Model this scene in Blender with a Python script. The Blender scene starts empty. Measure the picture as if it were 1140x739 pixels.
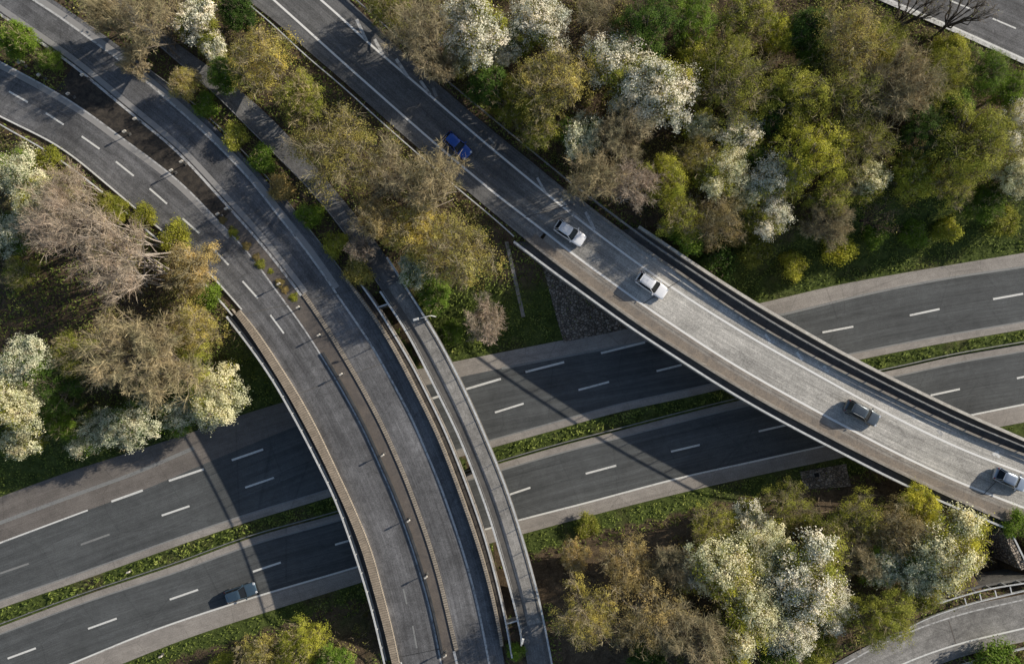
import bpy, math, random
import numpy as np
from mathutils import Vector
random.seed(7); RNG = np.random.default_rng(11)
S = bpy.context.scene
COL = S.collection
CAMH = 95.0; F = 760.0; CX, CY = 570.0, 369.5
UP = 6.5            # level of the elevated roads, motorway at 0

def at(px, py, z=0.0):
    k = (CAMH - z) / F
    return np.array([(px-CX)*k, -(py-CY)*k, z])

# ------------------------------------------------------------------ materials
MATS = {}
def nt(name):
    m = bpy.data.materials.new(name); m.use_nodes = True
    t = m.node_tree; b = t.nodes['Principled BSDF']
    return m, t, b
def noise(t, scale, detail=4, rough=.6, vec=None, dist=0):
    n = t.nodes.new('ShaderNodeTexNoise'); n.inputs['Scale'].default_value = scale
    n.inputs['Detail'].default_value = detail; n.inputs['Roughness'].default_value = rough
    n.inputs['Distortion'].default_value = dist
    if vec is not None: t.links.new(vec, n.inputs['Vector'])
    return n.outputs['Fac']
def pos(t):
    return t.nodes.new('ShaderNodeNewGeometry').outputs['Position']
def mapping(t, vec, sc):
    n = t.nodes.new('ShaderNodeMapping'); n.inputs['Scale'].default_value = sc
    t.links.new(vec, n.inputs['Vector']); return n.outputs['Vector']
def ramp(t, fac, stops):
    n = t.nodes.new('ShaderNodeValToRGB'); e = n.color_ramp.elements
    while len(e) < len(stops): e.new(.5)
    for i, (p, c) in enumerate(stops):
        e[i].position = p; e[i].color = (c[0], c[1], c[2], 1) if hasattr(c, '__len__') else (c, c, c, 1)
    t.links.new(fac, n.inputs['Fac']); return n.outputs['Color']
def mix(t, fac, a, b, mode='MIX'):
    n = t.nodes.new('ShaderNodeMix'); n.data_type = 'RGBA'; n.blend_type = mode
    def s(i, v):
        if isinstance(v, (int, float)): n.inputs[i].default_value = v if i == 0 else (v, v, v, 1)
        elif isinstance(v, tuple): n.inputs[i].default_value = (v[0], v[1], v[2], 1)
        else: t.links.new(v, n.inputs[i])
    s(0, fac); s(6, a); s(7, b); return n.outputs[2]
def math_(t, op, a, b=0.0):
    n = t.nodes.new('ShaderNodeMath'); n.operation = op
    for i, v in ((0, a), (1, b)):
        if isinstance(v, (int, float)): n.inputs[i].default_value = v
        else: t.links.new(v, n.inputs[i])
    return n.outputs[0]
def bump(t, b, h, strength=.4, dist=.03):
    n = t.nodes.new('ShaderNodeBump'); n.inputs['Strength'].default_value = strength; n.inputs['Distance'].default_value = dist
    t.links.new(h, n.inputs['Height']); t.links.new(n.outputs['Normal'], b.inputs['Normal'])

def m_asphalt(name, c, tint=(1, 1, 1), tracks=.25, contrast=.35, c2=None, fade=None):
    """c: base albedo.  UV: u metres across, v metres along."""
    m, t, b = nt(name); p = pos(t)
    uv = t.nodes.new('ShaderNodeUVMap').outputs['UV']
    big = noise(t, .12, 5, .65, p); mid = noise(t, .9, 5, .7, p, .6); fine = noise(t, 9, 4, .8, p)
    st = noise(t, 1.0, 5, .7, mapping(t, uv, (1.1, .035, 1)))
    st2 = noise(t, 1.0, 3, .6, mapping(t, uv, (5.0, .09, 1)))
    base = (c*tint[0], c*tint[1], c*tint[2])
    col = base
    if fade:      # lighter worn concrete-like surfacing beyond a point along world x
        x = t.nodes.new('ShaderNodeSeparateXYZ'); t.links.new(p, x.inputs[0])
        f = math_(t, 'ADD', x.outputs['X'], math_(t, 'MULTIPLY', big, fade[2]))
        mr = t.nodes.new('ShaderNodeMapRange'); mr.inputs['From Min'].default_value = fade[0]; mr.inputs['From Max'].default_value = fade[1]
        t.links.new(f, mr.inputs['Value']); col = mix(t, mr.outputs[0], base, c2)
    k = contrast
    col = mix(t, 1.0, col, ramp(t, big, [(.3, 1-k*.6), (.7, 1+k*.5)]), 'MULTIPLY')
    col = mix(t, 1.0, col, ramp(t, mid, [(.3, 1-k*.45), (.7, 1+k*.4)]), 'MULTIPLY')
    col = mix(t, 1.0, col, ramp(t, st, [(.32, 1-tracks), (.68, 1+tracks)]), 'MULTIPLY')
    col = mix(t, 1.0, col, ramp(t, st2, [(.35, 1-tracks*.4), (.65, 1+tracks*.4)]), 'MULTIPLY')
    col = mix(t, 1.0, col, ramp(t, fine, [(.32, .5), (.68, 1.5)]), 'MULTIPLY')
    # sealed cracks
    v = t.nodes.new('ShaderNodeTexVoronoi'); v.feature = 'DISTANCE_TO_EDGE'; v.inputs['Scale'].default_value = .14
    wob = mix(t, .25, p, t.nodes.new('ShaderNodeTexNoise').outputs['Color'])
    t.links.new(wob, v.inputs['Vector'])
    cr = ramp(t, v.outputs['Distance'], [(0, .62), (.008, 1)])
    col = mix(t, .55, col, mix(t, 1.0, col, cr, 'MULTIPLY'))
    t.links.new(col, b.inputs['Base Color']); b.inputs['Roughness'].default_value = .88
    b.inputs['Specular IOR Level'].default_value = .3
    bump(t, b, fine, .5, .02)
    return m
def m_noise(name, a, bcol, scale=.6, fine=8, rough=.9, spec=.3, bstr=.4, metal=0):
    m, t, b = nt(name); p = pos(t)
    n1 = noise(t, scale, 6, .7, p, .5); n2 = noise(t, fine, 4, .8, p)
    col = mix(t, ramp(t, n1, [(.35, 0), (.65, 1)]), a, bcol)
    col = mix(t, 1.0, col, ramp(t, n2, [(.3, .7), (.7, 1.3)]), 'MULTIPLY')
    t.links.new(col, b.inputs['Base Color']); b.inputs['Roughness'].default_value = rough
    b.inputs['Specular IOR Level'].default_value = spec; b.inputs['Metallic'].default_value = metal
    bump(t, b, n2, bstr, .03); return m
def m_paint(name, white, under, wear=.5, grain=4.0):
    m, t, b = nt(name); p = pos(t)
    n = noise(t, grain, 5, .8, p); n2 = noise(t, .35, 3, .6, p)
    f = math_(t, 'ADD', n, math_(t, 'MULTIPLY', n2, .35))
    fac = ramp(t, f, [(wear-.07, 0), (wear+.1, 1)])
    col = mix(t, fac, under, white)
    t.links.new(col, b.inputs['Base Color']); b.inputs['Roughness'].default_value = .75
    return m
def m_beads(name, a, bcol, gap):   # rough kerb blocks with open joints
    m, t, b = nt(name); p = pos(t)
    uv = t.nodes.new('ShaderNodeUVMap').outputs['UV']
    w = t.nodes.new('ShaderNodeTexWave'); w.wave_type = 'BANDS'; w.bands_direction = 'Y'
    w.inputs['Scale'].default_value = 1.05; w.inputs['Distortion'].default_value = 2.6; w.inputs['Detail'].default_value = 3
    w.inputs['Detail Scale'].default_value = 2.5
    t.links.new(uv, w.inputs['Vector'])
    n2 = noise(t, 5, 5, .8, p)
    col = mix(t, n2, a, bcol)
    col = mix(t, 1.0, col, ramp(t, w.outputs['Fac'], [(.1, gap), (.45, 1)]), 'MULTIPLY')
    col = mix(t, 1.0, col, ramp(t, noise(t, 1.2, 4, .7, p), [(.3, .72), (.7, 1.22)]), 'MULTIPLY')
    t.links.new(col, b.inputs['Base Color']); b.inputs['Roughness'].default_value = .9
    bump(t, b, w.outputs['Fac'], .5, .05); return m
def m_plain(name, c, rough=.5, metal=0, spec=.5, coat=0):
    m, t, b = nt(name)
    n2 = noise(t, 12, 3, .6, t.nodes.new('ShaderNodeTexCoord').outputs['Object'])
    col = mix(t, 1.0, c, ramp(t, n2, [(.3, .88), (.7, 1.1)]), 'MULTIPLY')
    t.links.new(col, b.inputs['Base Color']); b.inputs['Roughness'].default_value = rough
    b.inputs['Metallic'].default_value = metal; b.inputs['Specular IOR Level'].default_value = spec
    b.inputs['Coat Weight'].default_value = coat; b.inputs['Coat Roughness'].default_value = .08
    return m
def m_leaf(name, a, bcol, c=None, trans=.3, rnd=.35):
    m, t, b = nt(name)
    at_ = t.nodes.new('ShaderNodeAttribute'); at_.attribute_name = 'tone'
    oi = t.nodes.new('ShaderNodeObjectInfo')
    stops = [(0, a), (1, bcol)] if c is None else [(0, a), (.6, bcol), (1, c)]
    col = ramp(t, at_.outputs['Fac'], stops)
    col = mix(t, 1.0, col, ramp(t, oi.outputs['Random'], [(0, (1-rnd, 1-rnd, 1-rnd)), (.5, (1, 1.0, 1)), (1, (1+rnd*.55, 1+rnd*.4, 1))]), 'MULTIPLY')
    n = noise(t, .45, 3, .6, pos(t))
    col = mix(t, 1.0, col, ramp(t, n, [(.3, (.72, .78, .7)), (.7, (1.28, 1.2, 1.1))]), 'MULTIPLY')
    t.links.new(col, b.inputs['Base Color']); b.inputs['Roughness'].default_value = .75; b.inputs['Specular IOR Level'].default_value = .2
    tr = t.nodes.new('ShaderNodeBsdfTranslucent'); t.links.new(col, tr.inputs['Color'])
    ms = t.nodes.new('ShaderNodeMixShader'); ms.inputs[0].default_value = trans
    out = t.nodes['Material Output']
    t.links.new(b.outputs[0], ms.inputs[1]); t.links.new(tr.outputs[0], ms.inputs[2]); t.links.new(ms.outputs[0], out.inputs['Surface'])
    return m
M = MATS
M['mway'] = m_asphalt('motorway_asphalt', .102, (.96, 1.01, 1.02), .26, .32)
M['shoulder'] = m_asphalt('shoulder_asphalt', .3, (1.1, 1, .9), .12, .35)
M['shoulder_brown'] = m_asphalt('slip_lane_asphalt', .165, (1.12, 1, .9), .18, .35)
M['asph_a'] = m_asphalt('ramp_asphalt', .145, (1, .985, 1.0), .34, .6)
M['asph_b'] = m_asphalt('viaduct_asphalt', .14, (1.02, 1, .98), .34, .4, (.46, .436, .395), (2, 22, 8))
M['asph_c'] = m_asphalt('lane_asphalt', .27, (1.05, 1, .93), .16, .6)
M['asph_b2'] = m_asphalt('path_asphalt', .16, (1.02, 1, .98), .2, .5)
M['dark_asph'] = m_noise('broken_dark_tarmac', (.022, .02, .019), (.085, .07, .055), 1.1, 5)
M['channel'] = m_noise('bitumen_channel', (.055, .05, .047), (.1, .09, .08), .8, 7)
M['kerb'] = m_beads('kerb_stone', (.42, .35, .27), (.26, .2, .14), .7)
M['kerb_thin'] = m_beads('kerb_edge', (.42, .37, .3), (.28, .23, .18), .45)
M['verge_brown'] = m_noise('bridge_footway', (.3, .25, .2), (.2, .175, .15), .9, 5)
M['median'] = m_noise('median_paving', (.165, .14, .12), (.12, .105, .095), .7, 7)
M['concrete'] = m_noise('weathered_concrete', (.36, .33, .29), (.24, .21, .18), .7, 5)
M['paleconc'] = m_noise('pale_concrete', (.66, .62, .55), (.46, .42, .36), .9, 6)
M['deckwall'] = m_noise('deck_concrete', (.2, .19, .17), (.13, .12, .11), .5, 4)
M['steel'] = m_noise('galvanised_steel', (.72, .72, .7), (.5, .5, .49), 1.4, 9, .5, .5, .1, .1)
M['greysteel'] = m_noise('dull_steel', (.34, .34, .33), (.22, .21, .2), 1.4, 9, .6, .5, .1, .2)
M['darksteel'] = m_noise('dark_steel', (.09, .09, .09), (.05, .05, .05), 1.4, 9, .6, .4, .1, .2)
M['white'] = m_paint('road_paint', (.76, .75, .71), (.17, .17, .17), .54, 6)
M['white_faint'] = m_paint('worn_road_paint', (.26, .26, .25), (.13, .13, .13), .56)
M['white_worn'] = m_paint('old_road_paint', (.6, .59, .57), (.19, .18, .17), .6, 2.5)
M['trimdark'] = m_noise('dark_iron', (.02, .02, .02), (.03, .03, .03))
M['greyband'] = m_noise('grey_deck_band', (.15, .14, .128), (.1, .094, .088), .6, 7)
M['channel_b'] = m_noise('dusty_channel', (.09, .085, .08), (.15, .135, .12), .8, 7)
M['white_b'] = m_paint('viaduct_paint', (.86, .84, .8), (.45, .43, .4), .42, 5)
M['pale_band'] = m_paint('pale_worn_strip', (.33, .315, .3), (.17, .165, .165), .5, 1.6)
M['rubble'] = None
def m_rubble():
    m, t, b = nt('rubble_stone'); p = pos(t)
    v = t.nodes.new('ShaderNodeTexVoronoi'); v.inputs['Scale'].default_value = 2.4; t.links.new(p, v.inputs['Vector'])
    e = t.nodes.new('ShaderNodeTexVoronoi'); e.feature = 'DISTANCE_TO_EDGE'; e.inputs['Scale'].default_value = 2.4; t.links.new(p, e.inputs['Vector'])
    s = t.nodes.new('ShaderNodeSeparateColor'); t.links.new(v.outputs['Color'], s.inputs[0])
    col = ramp(t, s.outputs[0], [(0, (.2, .165, .13)), (1, (.48, .41, .34))])
    col = mix(t, 1.0, col, ramp(t, e.outputs['Distance'], [(0, .25), (.12, 1)]), 'MULTIPLY')
    t.links.new(col, b.inputs['Base Color']); b.inputs['Roughness'].default_value = .9
    bump(t, b, ramp(t, e.outputs['Distance'], [(0, 0), (.2, 1)]), 1, .2); return m
M['rubble'] = m_rubble()
def m_ground():
    m, t, b = nt('soil_and_grass'); p = pos(t)
    n1 = noise(t, .09, 5, .6, p); n2 = noise(t, .8, 6, .75, p, .6); n3 = noise(t, 6, 4, .8, p)
    g = ramp(t, n2, [(.3, (.03, .042, .012)), (.5, (.075, .1, .026)), (.72, (.14, .17, .05))])
    s = ramp(t, n2, [(.3, (.05, .036, .024)), (.7, (.17, .125, .08))])
    at_ = t.nodes.new('ShaderNodeAttribute'); at_.attribute_name = 'soil'
    f = math_(t, 'ADD', at_.outputs['Fac'], math_(t, 'MULTIPLY', math_(t, 'SUBTRACT', n1, .5), 1.4))
    col = mix(t, ramp(t, f, [(.35, 0), (.65, 1)]), g, s)
    col = mix(t, 1.0, col, ramp(t, n3, [(.3, .55), (.7, 1.45)]), 'MULTIPLY')
    t.links.new(col, b.inputs['Base Color']); b.inputs['Roughness'].default_value = .95; b.inputs['Specular IOR Level'].default_value = .1
    bump(t, b, n2, .8, .3); return m
M['ground'] = m_ground()
M['trunk'] = m_noise('bark', (.25, .21, .165), (.15, .125, .095), 2, 12)
M['trunk_pale'] = m_noise('pale_bark', (.5, .44, .38), (.36, .3, .25), 2, 12)
M['trunk_dark'] = m_noise('dark_bark', (.07, .055, .045), (.04, .032, .026), 2, 12)
M['twig_brown'] = m_leaf('brown_twigs', (.24, .205, .135), (.6, .52, .35), None, .1, .18)
M['twig_pink'] = m_leaf('pinkish_twigs', (.28, .22, .18), (.68, .57, .48), None, .1, .12)
M['twig_dark'] = m_leaf('dark_twigs', (.09, .075, .06), (.26, .21, .16), None, .05, .2)
M['ochre'] = m_leaf('ochre_buds', (.26, .22, .06), (.66, .58, .17), (.86, .78, .3), .4)
M['brownbud'] = m_leaf('brown_buds', (.23, .18, .075), (.55, .44, .2), (.74, .6, .32), .35)
M['olive'] = m_leaf('olive_leaves', (.16, .175, .035), (.47, .49, .09), (.72, .72, .19), .4)
M['green'] = m_leaf('green_leaves', (.07, .12, .018), (.22, .34, .05), (.38, .52, .1), .35)
M['yellow'] = m_leaf('yellow_green_leaves', (.2, .22, .028), (.52, .53, .08), (.74, .72, .15), .35)
M['dark'] = m_leaf('dark_green_leaves', (.035, .07, .016), (.11, .2, .04), (.22, .33, .07), .35)
M['blossom'] = m_leaf('white_blossom', (.74, .7, .58), (.97, .93, .82), None, .1, .05)
M['cream'] = m_leaf('cream_blossom', (.6, .58, .34), (.95, .92, .68), None, .2, .08)
M['greyblossom'] = m_leaf('grey_green_blossom', (.52, .54, .4), (.88, .87, .7), None, .2, .1)
M['grassleaf'] = m_leaf('grass_blades', (.1, .14, .03), (.29, .36, .085), (.55, .54, .2), .3, 0)
M['brush'] = m_leaf('undergrowth_leaves', (.1, .1, .03), (.3, .29, .085), (.5, .45, .16), .2, 0)
M['brushtwig'] = m_leaf('bramble_stems', (.13, .1, .07), (.48, .38, .27), None, .05, 0)

# ------------------------------------------------------------------ object helpers
def link(o, parent=None):
    COL.objects.link(o)
    if parent is not None: o.parent = parent
    return o
def empty(name, loc=(0, 0, 0), rz=0):
    o = bpy.data.objects.new(name, None); o.location = loc; o.rotation_euler = (0, 0, rz); o.empty_display_size = .2
    return link(o)
def tag(o, label=None, cat=None, group=None, kind=None):
    if label: o['label'] = label
    if cat: o['category'] = cat
    if group: o['group'] = group
    if kind: o['kind'] = kind
    return o
class MB:
    def __init__(s): s.v = []; s.f = []; s.m = []; s.mi = []; s.uv = []
    def mat(s, m):
        if m not in s.m: s.m.append(m)
        return s.m.index(m)
    def face(s, pts, m, uv=None, up=False):
        pts = [np.asarray(p, float) for p in pts]
        if up:
            n = np.cross(pts[1]-pts[0], pts[2]-pts[0])
            if n[2] < 0:
                pts = pts[::-1]; uv = uv[::-1] if uv else uv
        i = len(s.v); s.v += [tuple(p) for p in pts]; s.f.append(tuple(range(i, i+len(pts)))); s.mi.append(s.mat(m))
        s.uv += uv if uv else [(p[0], p[1]) for p in pts]
    def box(s, c, d, m, rz=0, taper=1.0):
        cx, cy, cz = c; a, b, h = d[0]/2, d[1]/2, d[2]/2
        ca, sa = math.cos(rz), math.sin(rz); P = []
        for z, k in ((-h, 1), (h, taper)):
            for x, y in ((-a, -b), (a, -b), (a, b), (-a, b)):
                P.append((cx+(x*ca-y*sa)*k, cy+(x*sa+y*ca)*k, cz+z))
        for q in ((3, 2, 1, 0), (4, 5, 6, 7), (0, 1, 5, 4), (1, 2, 6, 5), (2, 3, 7, 6), (3, 0, 4, 7)):
            s.face([P[i] for i in q], m)
    def tube(s, pts, rad, m, n=8, cap=True):
        pts = [Vector(p) for p in pts]; rings = []
        for i, p in enumerate(pts):
            d = (pts[min(i+1, len(pts)-1)] - pts[max(i-1, 0)]).normalized()
            a = d.orthogonal().normalized() if i == 0 else (pa - d*pa.dot(d)).normalized()
            pa = a; b = d.cross(a); r = rad[i] if hasattr(rad, '__len__') else rad
            rings.append([p + (a*math.cos(2*math.pi*k/n) + b*math.sin(2*math.pi*k/n))*r for k in range(n)])
        for i in range(len(rings)-1):
            for k in range(n):
                s.face([rings[i][k], rings[i][(k+1) % n], rings[i+1][(k+1) % n], rings[i+1][k]], m)
        if cap: s.face(rings[-1], m); s.face(rings[0][::-1], m)
    def build(s, name, parent=None, smooth=False):
        me = bpy.data.meshes.new(name)
        off = np.array(parent_world(parent)) if parent is not None else np.zeros(3)
        v = np.array(s.v) - off if len(s.v) else np.zeros((0, 3))
        me.from_pydata(v.tolist(), [], s.f)
        for m in s.m: me.materials.append(m)
        me.polygons.foreach_set('material_index', s.mi)
        uvl = me.uv_layers.new(name='UVMap'); uvl.data.foreach_set('uv', np.array(s.uv, dtype=np.float32).ravel())
        if smooth:
            import bmesh
            b = bmesh.new(); b.from_mesh(me); bmesh.ops.remove_doubles(b, verts=b.verts, dist=.0005); b.to_mesh(me); b.free()
            me.polygons.foreach_set('use_smooth', [True]*len(me.polygons))
        me.update()
        return link(bpy.data.objects.new(name, me), parent)
def parent_world(o):
    p = np.zeros(3)
    while o is not None: p = p + np.array(o.location); o = o.parent
    return p

# ------------------------------------------------------------------ curves traced from survey points
def curve(pts, z=0.0, step=.8, e0=0, e1=0):
    P = [at(x, y, z) for x, y in pts]
    if e0: d = P[0]-P[1]; P = [P[0] + d/np.linalg.norm(d)*e0] + P
    if e1: d = P[-1]-P[-2]; P = P + [P[-1] + d/np.linalg.norm(d)*e1]
    Q = [2*P[0]-P[1]] + P + [2*P[-1]-P[-2]]
    out = []
    for i in range(1, len(Q)-2):
        p0, p1, p2, p3 = Q[i-1:i+3]; L = np.linalg.norm(p2-p1); n = max(2, int(L/.4))
        # centripetal Catmull-Rom
        t0 = 0; t1 = t0+np.linalg.norm(p1-p0)**.5; t2 = t1+np.linalg.norm(p2-p1)**.5; t3 = t2+np.linalg.norm(p3-p2)**.5
        for k in range(n):
            t = t1+(t2-t1)*k/n
            a1 = (t1-t)/(t1-t0)*p0+(t-t0)/(t1-t0)*p1; a2 = (t2-t)/(t2-t1)*p1+(t-t1)/(t2-t1)*p2; a3 = (t3-t)/(t3-t2)*p2+(t-t2)/(t3-t2)*p3
            b1 = (t2-t)/(t2-t0)*a1+(t-t0)/(t2-t0)*a2; b2 = (t3-t)/(t3-t1)*a2+(t-t1)/(t3-t1)*a3
            out.append((t2-t)/(t2-t1)*b1+(t-t1)/(t2-t1)*b2)
    out.append(P[-1]); out = np.array(out)
    for _ in range(2):      # take the hand tremor out of the tracing
        k = 5; pad = np.vstack([np.repeat(out[:1], k, 0)+(np.arange(-k, 0)[:, None])*(out[1]-out[0]), out, np.repeat(out[-1:], k, 0)+(np.arange(1, k+1)[:, None])*(out[-1]-out[-2])])
        out = np.array([pad[i:i+2*k+1].mean(0) for i in range(len(out))])
    s = np.r_[0, np.cumsum(np.linalg.norm(np.diff(out, axis=0), axis=1))]
    n = max(2, int(s[-1]/step)+1); u = np.linspace(0, s[-1], n)
    return np.stack([np.interp(u, s, out[:, k]) for k in range(3)], 1)
def normals(c):
    d = np.gradient(c[:, :2], axis=0); d /= np.linalg.norm(d, axis=1)[:, None]
    return np.stack([-d[:, 1], d[:, 0]], 1)      # left of travel
def offset(c, o):
    r = c.copy(); r[:, :2] += normals(c)*o; return r
def setz(c, z): r = c.copy(); r[:, 2] = z; return r
def onto(c, R):   # nearest points of R for each of c
    RR = []
    for i in range(len(R)-1):
        for k in range(4): RR.append(R[i]+(R[i+1]-R[i])*k/4)
    RR.append(R[-1]); RR = np.array(RR)
    d = ((c[:, None, :2]-RR[None, :, :2])**2).sum(2); return RR[d.argmin(1)]
def ribbon(mb, L, R, z, m, keep=None, strips=1):
    L = setz(L, z); R2 = setz(onto(L, R), z); run = 0
    for i in range(len(L)-1):
        q = (L[i]+R2[i+1])/2; st = np.linalg.norm(L[i+1]-L[i]); w = np.linalg.norm(R2[i]-L[i])
        if (keep is None or keep(q)) and w > .02:
            if np.linalg.norm(R2[i+1]-R2[i]) < 1e-6: mb.face([L[i], R2[i], L[i+1]], m, [(0, run), (w, run), (0, run+st)], up=True)
            else: mb.face([L[i], R2[i], R2[i+1], L[i+1]], m, [(0, run), (w, run), (w, run+st), (0, run+st)], up=True)
        run += st
def sweep(mb, c, w, z0, z1, m, keep=None):
    """rectangular section along a curve (open ended strips between kept samples)"""
    n = normals(c); A = c.copy(); B = c.copy(); A[:, :2] += n*w/2; B[:, :2] -= n*w/2; run = 0
    for i in range(len(c)-1):
        st = np.linalg.norm(c[i+1]-c[i])
        if keep is None or keep((c[i]+c[i+1])/2):
            a0, a1, b0, b1 = A[i], A[i+1], B[i], B[i+1]
            f = lambda p, z: np.array([p[0], p[1], z])
            mb.face([f(b0, z1), f(b1, z1), f(a1, z1), f(a0, z1)], m, [(0, run), (0, run+st), (w, run+st), (w, run)], up=True)
            mb.face([f(a0, z0), f(a0, z1), f(a1, z1), f(a1, z0)], m, [(0, run), (z1-z0, run), (z1-z0, run+st), (0, run+st)])
            mb.face([f(b1, z0), f(b1, z1), f(b0, z1), f(b0, z0)], m, [(0, run+st), (z1-z0, run+st), (z1-z0, run), (0, run)])
            mb.face([f(b0, z0), f(a0, z0), f(a1, z0), f(b1, z0)], m)
        run += st
def mark(mb, c, w, z, m, keep=None):
    ribbon(mb, offset(c, w/2), offset(c, -w/2), z, m, keep)
def dash(mb, a, b, w, z, zr, m, n=3):
    p, q = at(a[0], a[1], zr), at(b[0], b[1], zr); d = (q-p)/np.linalg.norm(q-p); nn = np.array([-d[1], d[0], 0])*w/2
    p[2] = q[2] = z; mb.face([p+nn, p-nn, q-nn, q+nn], m, up=True)
def along(c, gap, keep=None, start=0):
    s = np.r_[0, np.cumsum(np.linalg.norm(np.diff(c, axis=0), axis=1))]
    out = []
    for u in np.arange(start, s[-1], gap):
        p = np.array([np.interp(u, s, c[:, k]) for k in range(3)]); q = np.array([np.interp(min(u+.5, s[-1]), s, c[:, k]) for k in range(3)])
        q0 = np.array([np.interp(max(u-.5, 0), s, c[:, k]) for k in range(3)])
        if keep is None or keep(p): out.append((p, math.atan2(q[1]-q0[1], q[0]-q0[0])))
    return out
def side(p, a, b):   # >0 left of a->b
    return (b[0]-a[0])*(p[1]-a[1])-(b[1]-a[1])*(p[0]-a[0])

# ---- motorway (level 0)
NTOP = [(0, 553), (68, 528), (193, 488), (270, 461.5), (321, 446), (420, 421), (508, 402), (549, 394), (627, 378.6), (691, 367), (844, 338), (929, 318), (1014, 302.5), (1140, 281.5)]
NSHO = [(0, 604), (98, 567.5), (160, 545), (230, 515), (300, 486), (340, 470), (420, 443), (515, 419), (590, 404), (718, 380), (871.7, 350), (963, 328), (1047.6, 311), (1140, 297)]
NLIN = [(0, 668), (101.5, 633), (203, 596.5), (270.6, 573.6), (365, 545), (450, 518), (546, 490), (617, 470), (684.6, 451), (760, 434.5), (850, 414), (946, 394), (1031, 377), (1140, 358)]
SLIN = [(0, 705.5), (101.5, 668), (203, 634.5), (281, 606), (379, 578.7), (470, 550), (559, 523), (617, 506), (684.6, 488.5), (760, 469), (834, 451), (997, 419), (1064.6, 404), (1140, 391)]
SBOT = [(-30, 781), (78, 739), (169, 702), (281, 665), (380, 636), (480, 606), (578, 578.7), (650.7, 560), (760, 531), (827.7, 516), (912, 497.5), (1083, 461.5), (1140, 450)]
SOUT = [(20, 784), (135, 739), (203, 712), (304.5, 678.5), (380, 655), (480, 624), (590, 592), (760, 548), (929, 511), (1060, 485), (1140, 470)]
E = 110
cNT, cNS, cNL = curve(NTOP, 0, 1, E, E), curve(NSHO, 0, 1, E, E), curve(NLIN, 0, 1, E, E)
cSL, cSB, cSO = curve(SLIN, 0, 1, E, E), curve(SBOT, 0, 1, E, E), curve(SOUT, 0, 1, E, E)
cNG = offset(cNL, -1.05); cSG = offset(cSL, .95)

# ---- curve ramp bridge (A), footpath bridge (C), viaduct (B): traced on the deck level
RAIL_AL = [(252, 352.5), (280.5, 389.5), (305, 425.5), (320, 452), (337.6, 484), (353.4, 515.6), (367.5, 544), (376, 563), (389.3, 600.5), (403.4, 642.7), (416.6, 690), (428, 739)]
KI_AL = [(235, 316), (261, 346), (284, 378), (310, 419), (323.5, 441), (339.3, 470), (358.7, 507), (374, 540), (386, 566), (403.4, 609), (417.5, 658.5), (426.3, 690), (438, 739)]
A1L = [(0, 131), (68, 166), (118, 206), (169, 249), (216.5, 289), (264.6, 341), (289, 371), (315.6, 411.5), (336, 444), (355, 479), (372.8, 517), (388, 549), (396.5, 568), (415.7, 616.3), (427, 660), (436, 693), (444, 731)]
A1R = [(0, 68), (34, 86), (68, 105), (101.5, 127), (135, 152), (186, 189.5), (216.5, 216.5), (240, 242), (267, 269), (294, 302.5), (306, 320), (335, 358.7), (354.3, 388.6), (373.7, 420), (387.5, 444), (404.4, 475), (420.3, 510.4), (434, 541), (443.5, 564), (456.2, 598.7), (470.3, 642.7), (482.6, 690), (489.6, 725)]
A2L = [(0, 13.5), (47, 46), (81, 70), (119, 101), (152.6, 129), (196.4, 165), (226, 196), (257.3, 230.8), (275, 250), (294, 272), (321.5, 307), (338.5, 329.5), (361.4, 363), (380.7, 394.6), (398.3, 424), (409, 444), (423.8, 471.7), (439.6, 506.8), (453.7, 540), (462, 563), (475.5, 600.5), (489.6, 648), (499.3, 690), (507.7, 725)]
A2R = [(37, 0), (68, 20), (91, 37), (122, 59), (152, 82), (193, 117), (237, 157), (281, 203), (315, 247), (338, 275), (370, 320), (387.7, 346.4), (408.9, 376.3), (424.7, 403.5), (440, 431), (459, 466.4), (473, 499.8), (488.9, 536.7), (498.5, 563.5), (510.7, 598.7), (524.8, 646), (535.3, 690), (542, 725)]
AE = [(59, 0), (110, 35), (150, 65), (203, 108), (254, 156), (304.5, 210), (342, 252), (374, 295), (398, 327), (423, 362), (441, 391.4), (466, 440), (485.3, 478.7), (503, 522.7), (516.5, 560), (530, 598.7), (542.4, 641), (553.8, 690), (560.4, 730)]
RAIL_AR = [(400.3, 314.6), (419.4, 341), (440, 375), (458, 405), (475.7, 440), (492.4, 473.4), (510, 515.6), (526.5, 560), (538.9, 596), (553, 648), (562.6, 690), (570, 732)]
CLp = [(115, 0), (150, 29), (189, 64), (237, 105), (287.6, 156), (338, 206), (375.5, 251), (407, 296), (424.7, 325.5), (441, 349), (455, 371), (471, 402), (489.8, 440), (506.5, 473.4), (520, 505), (540.6, 560), (549.4, 586.4), (561.7, 630.4), (570, 660), (578.8, 697), (586, 739)]
CRp = [(140, 0), (179, 34), (220, 64), (281, 111), (321, 150), (360, 195), (400, 243), (431.4, 286), (447.7, 312), (466.6, 341.7), (484.2, 369.5), (502, 402), (525.5, 450), (544, 493), (563, 540), (581.5, 597), (588, 620), (597.2, 653.3), (606, 693), (614.7, 739)]
BEDGEL = [(275, 0), (310, 27), (344, 58), (385, 93), (420, 125), (453, 154), (530, 221), (574, 257.6), (612.8, 289.5), (644.4, 313), (683, 342), (720, 368), (760, 393.3), (795, 415.6), (830.4, 436.9), (865.5, 457), (890, 470), (940, 496.3), (992.8, 522.7), (1045.5, 548), (1094.8, 570), (1140, 589)]
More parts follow.
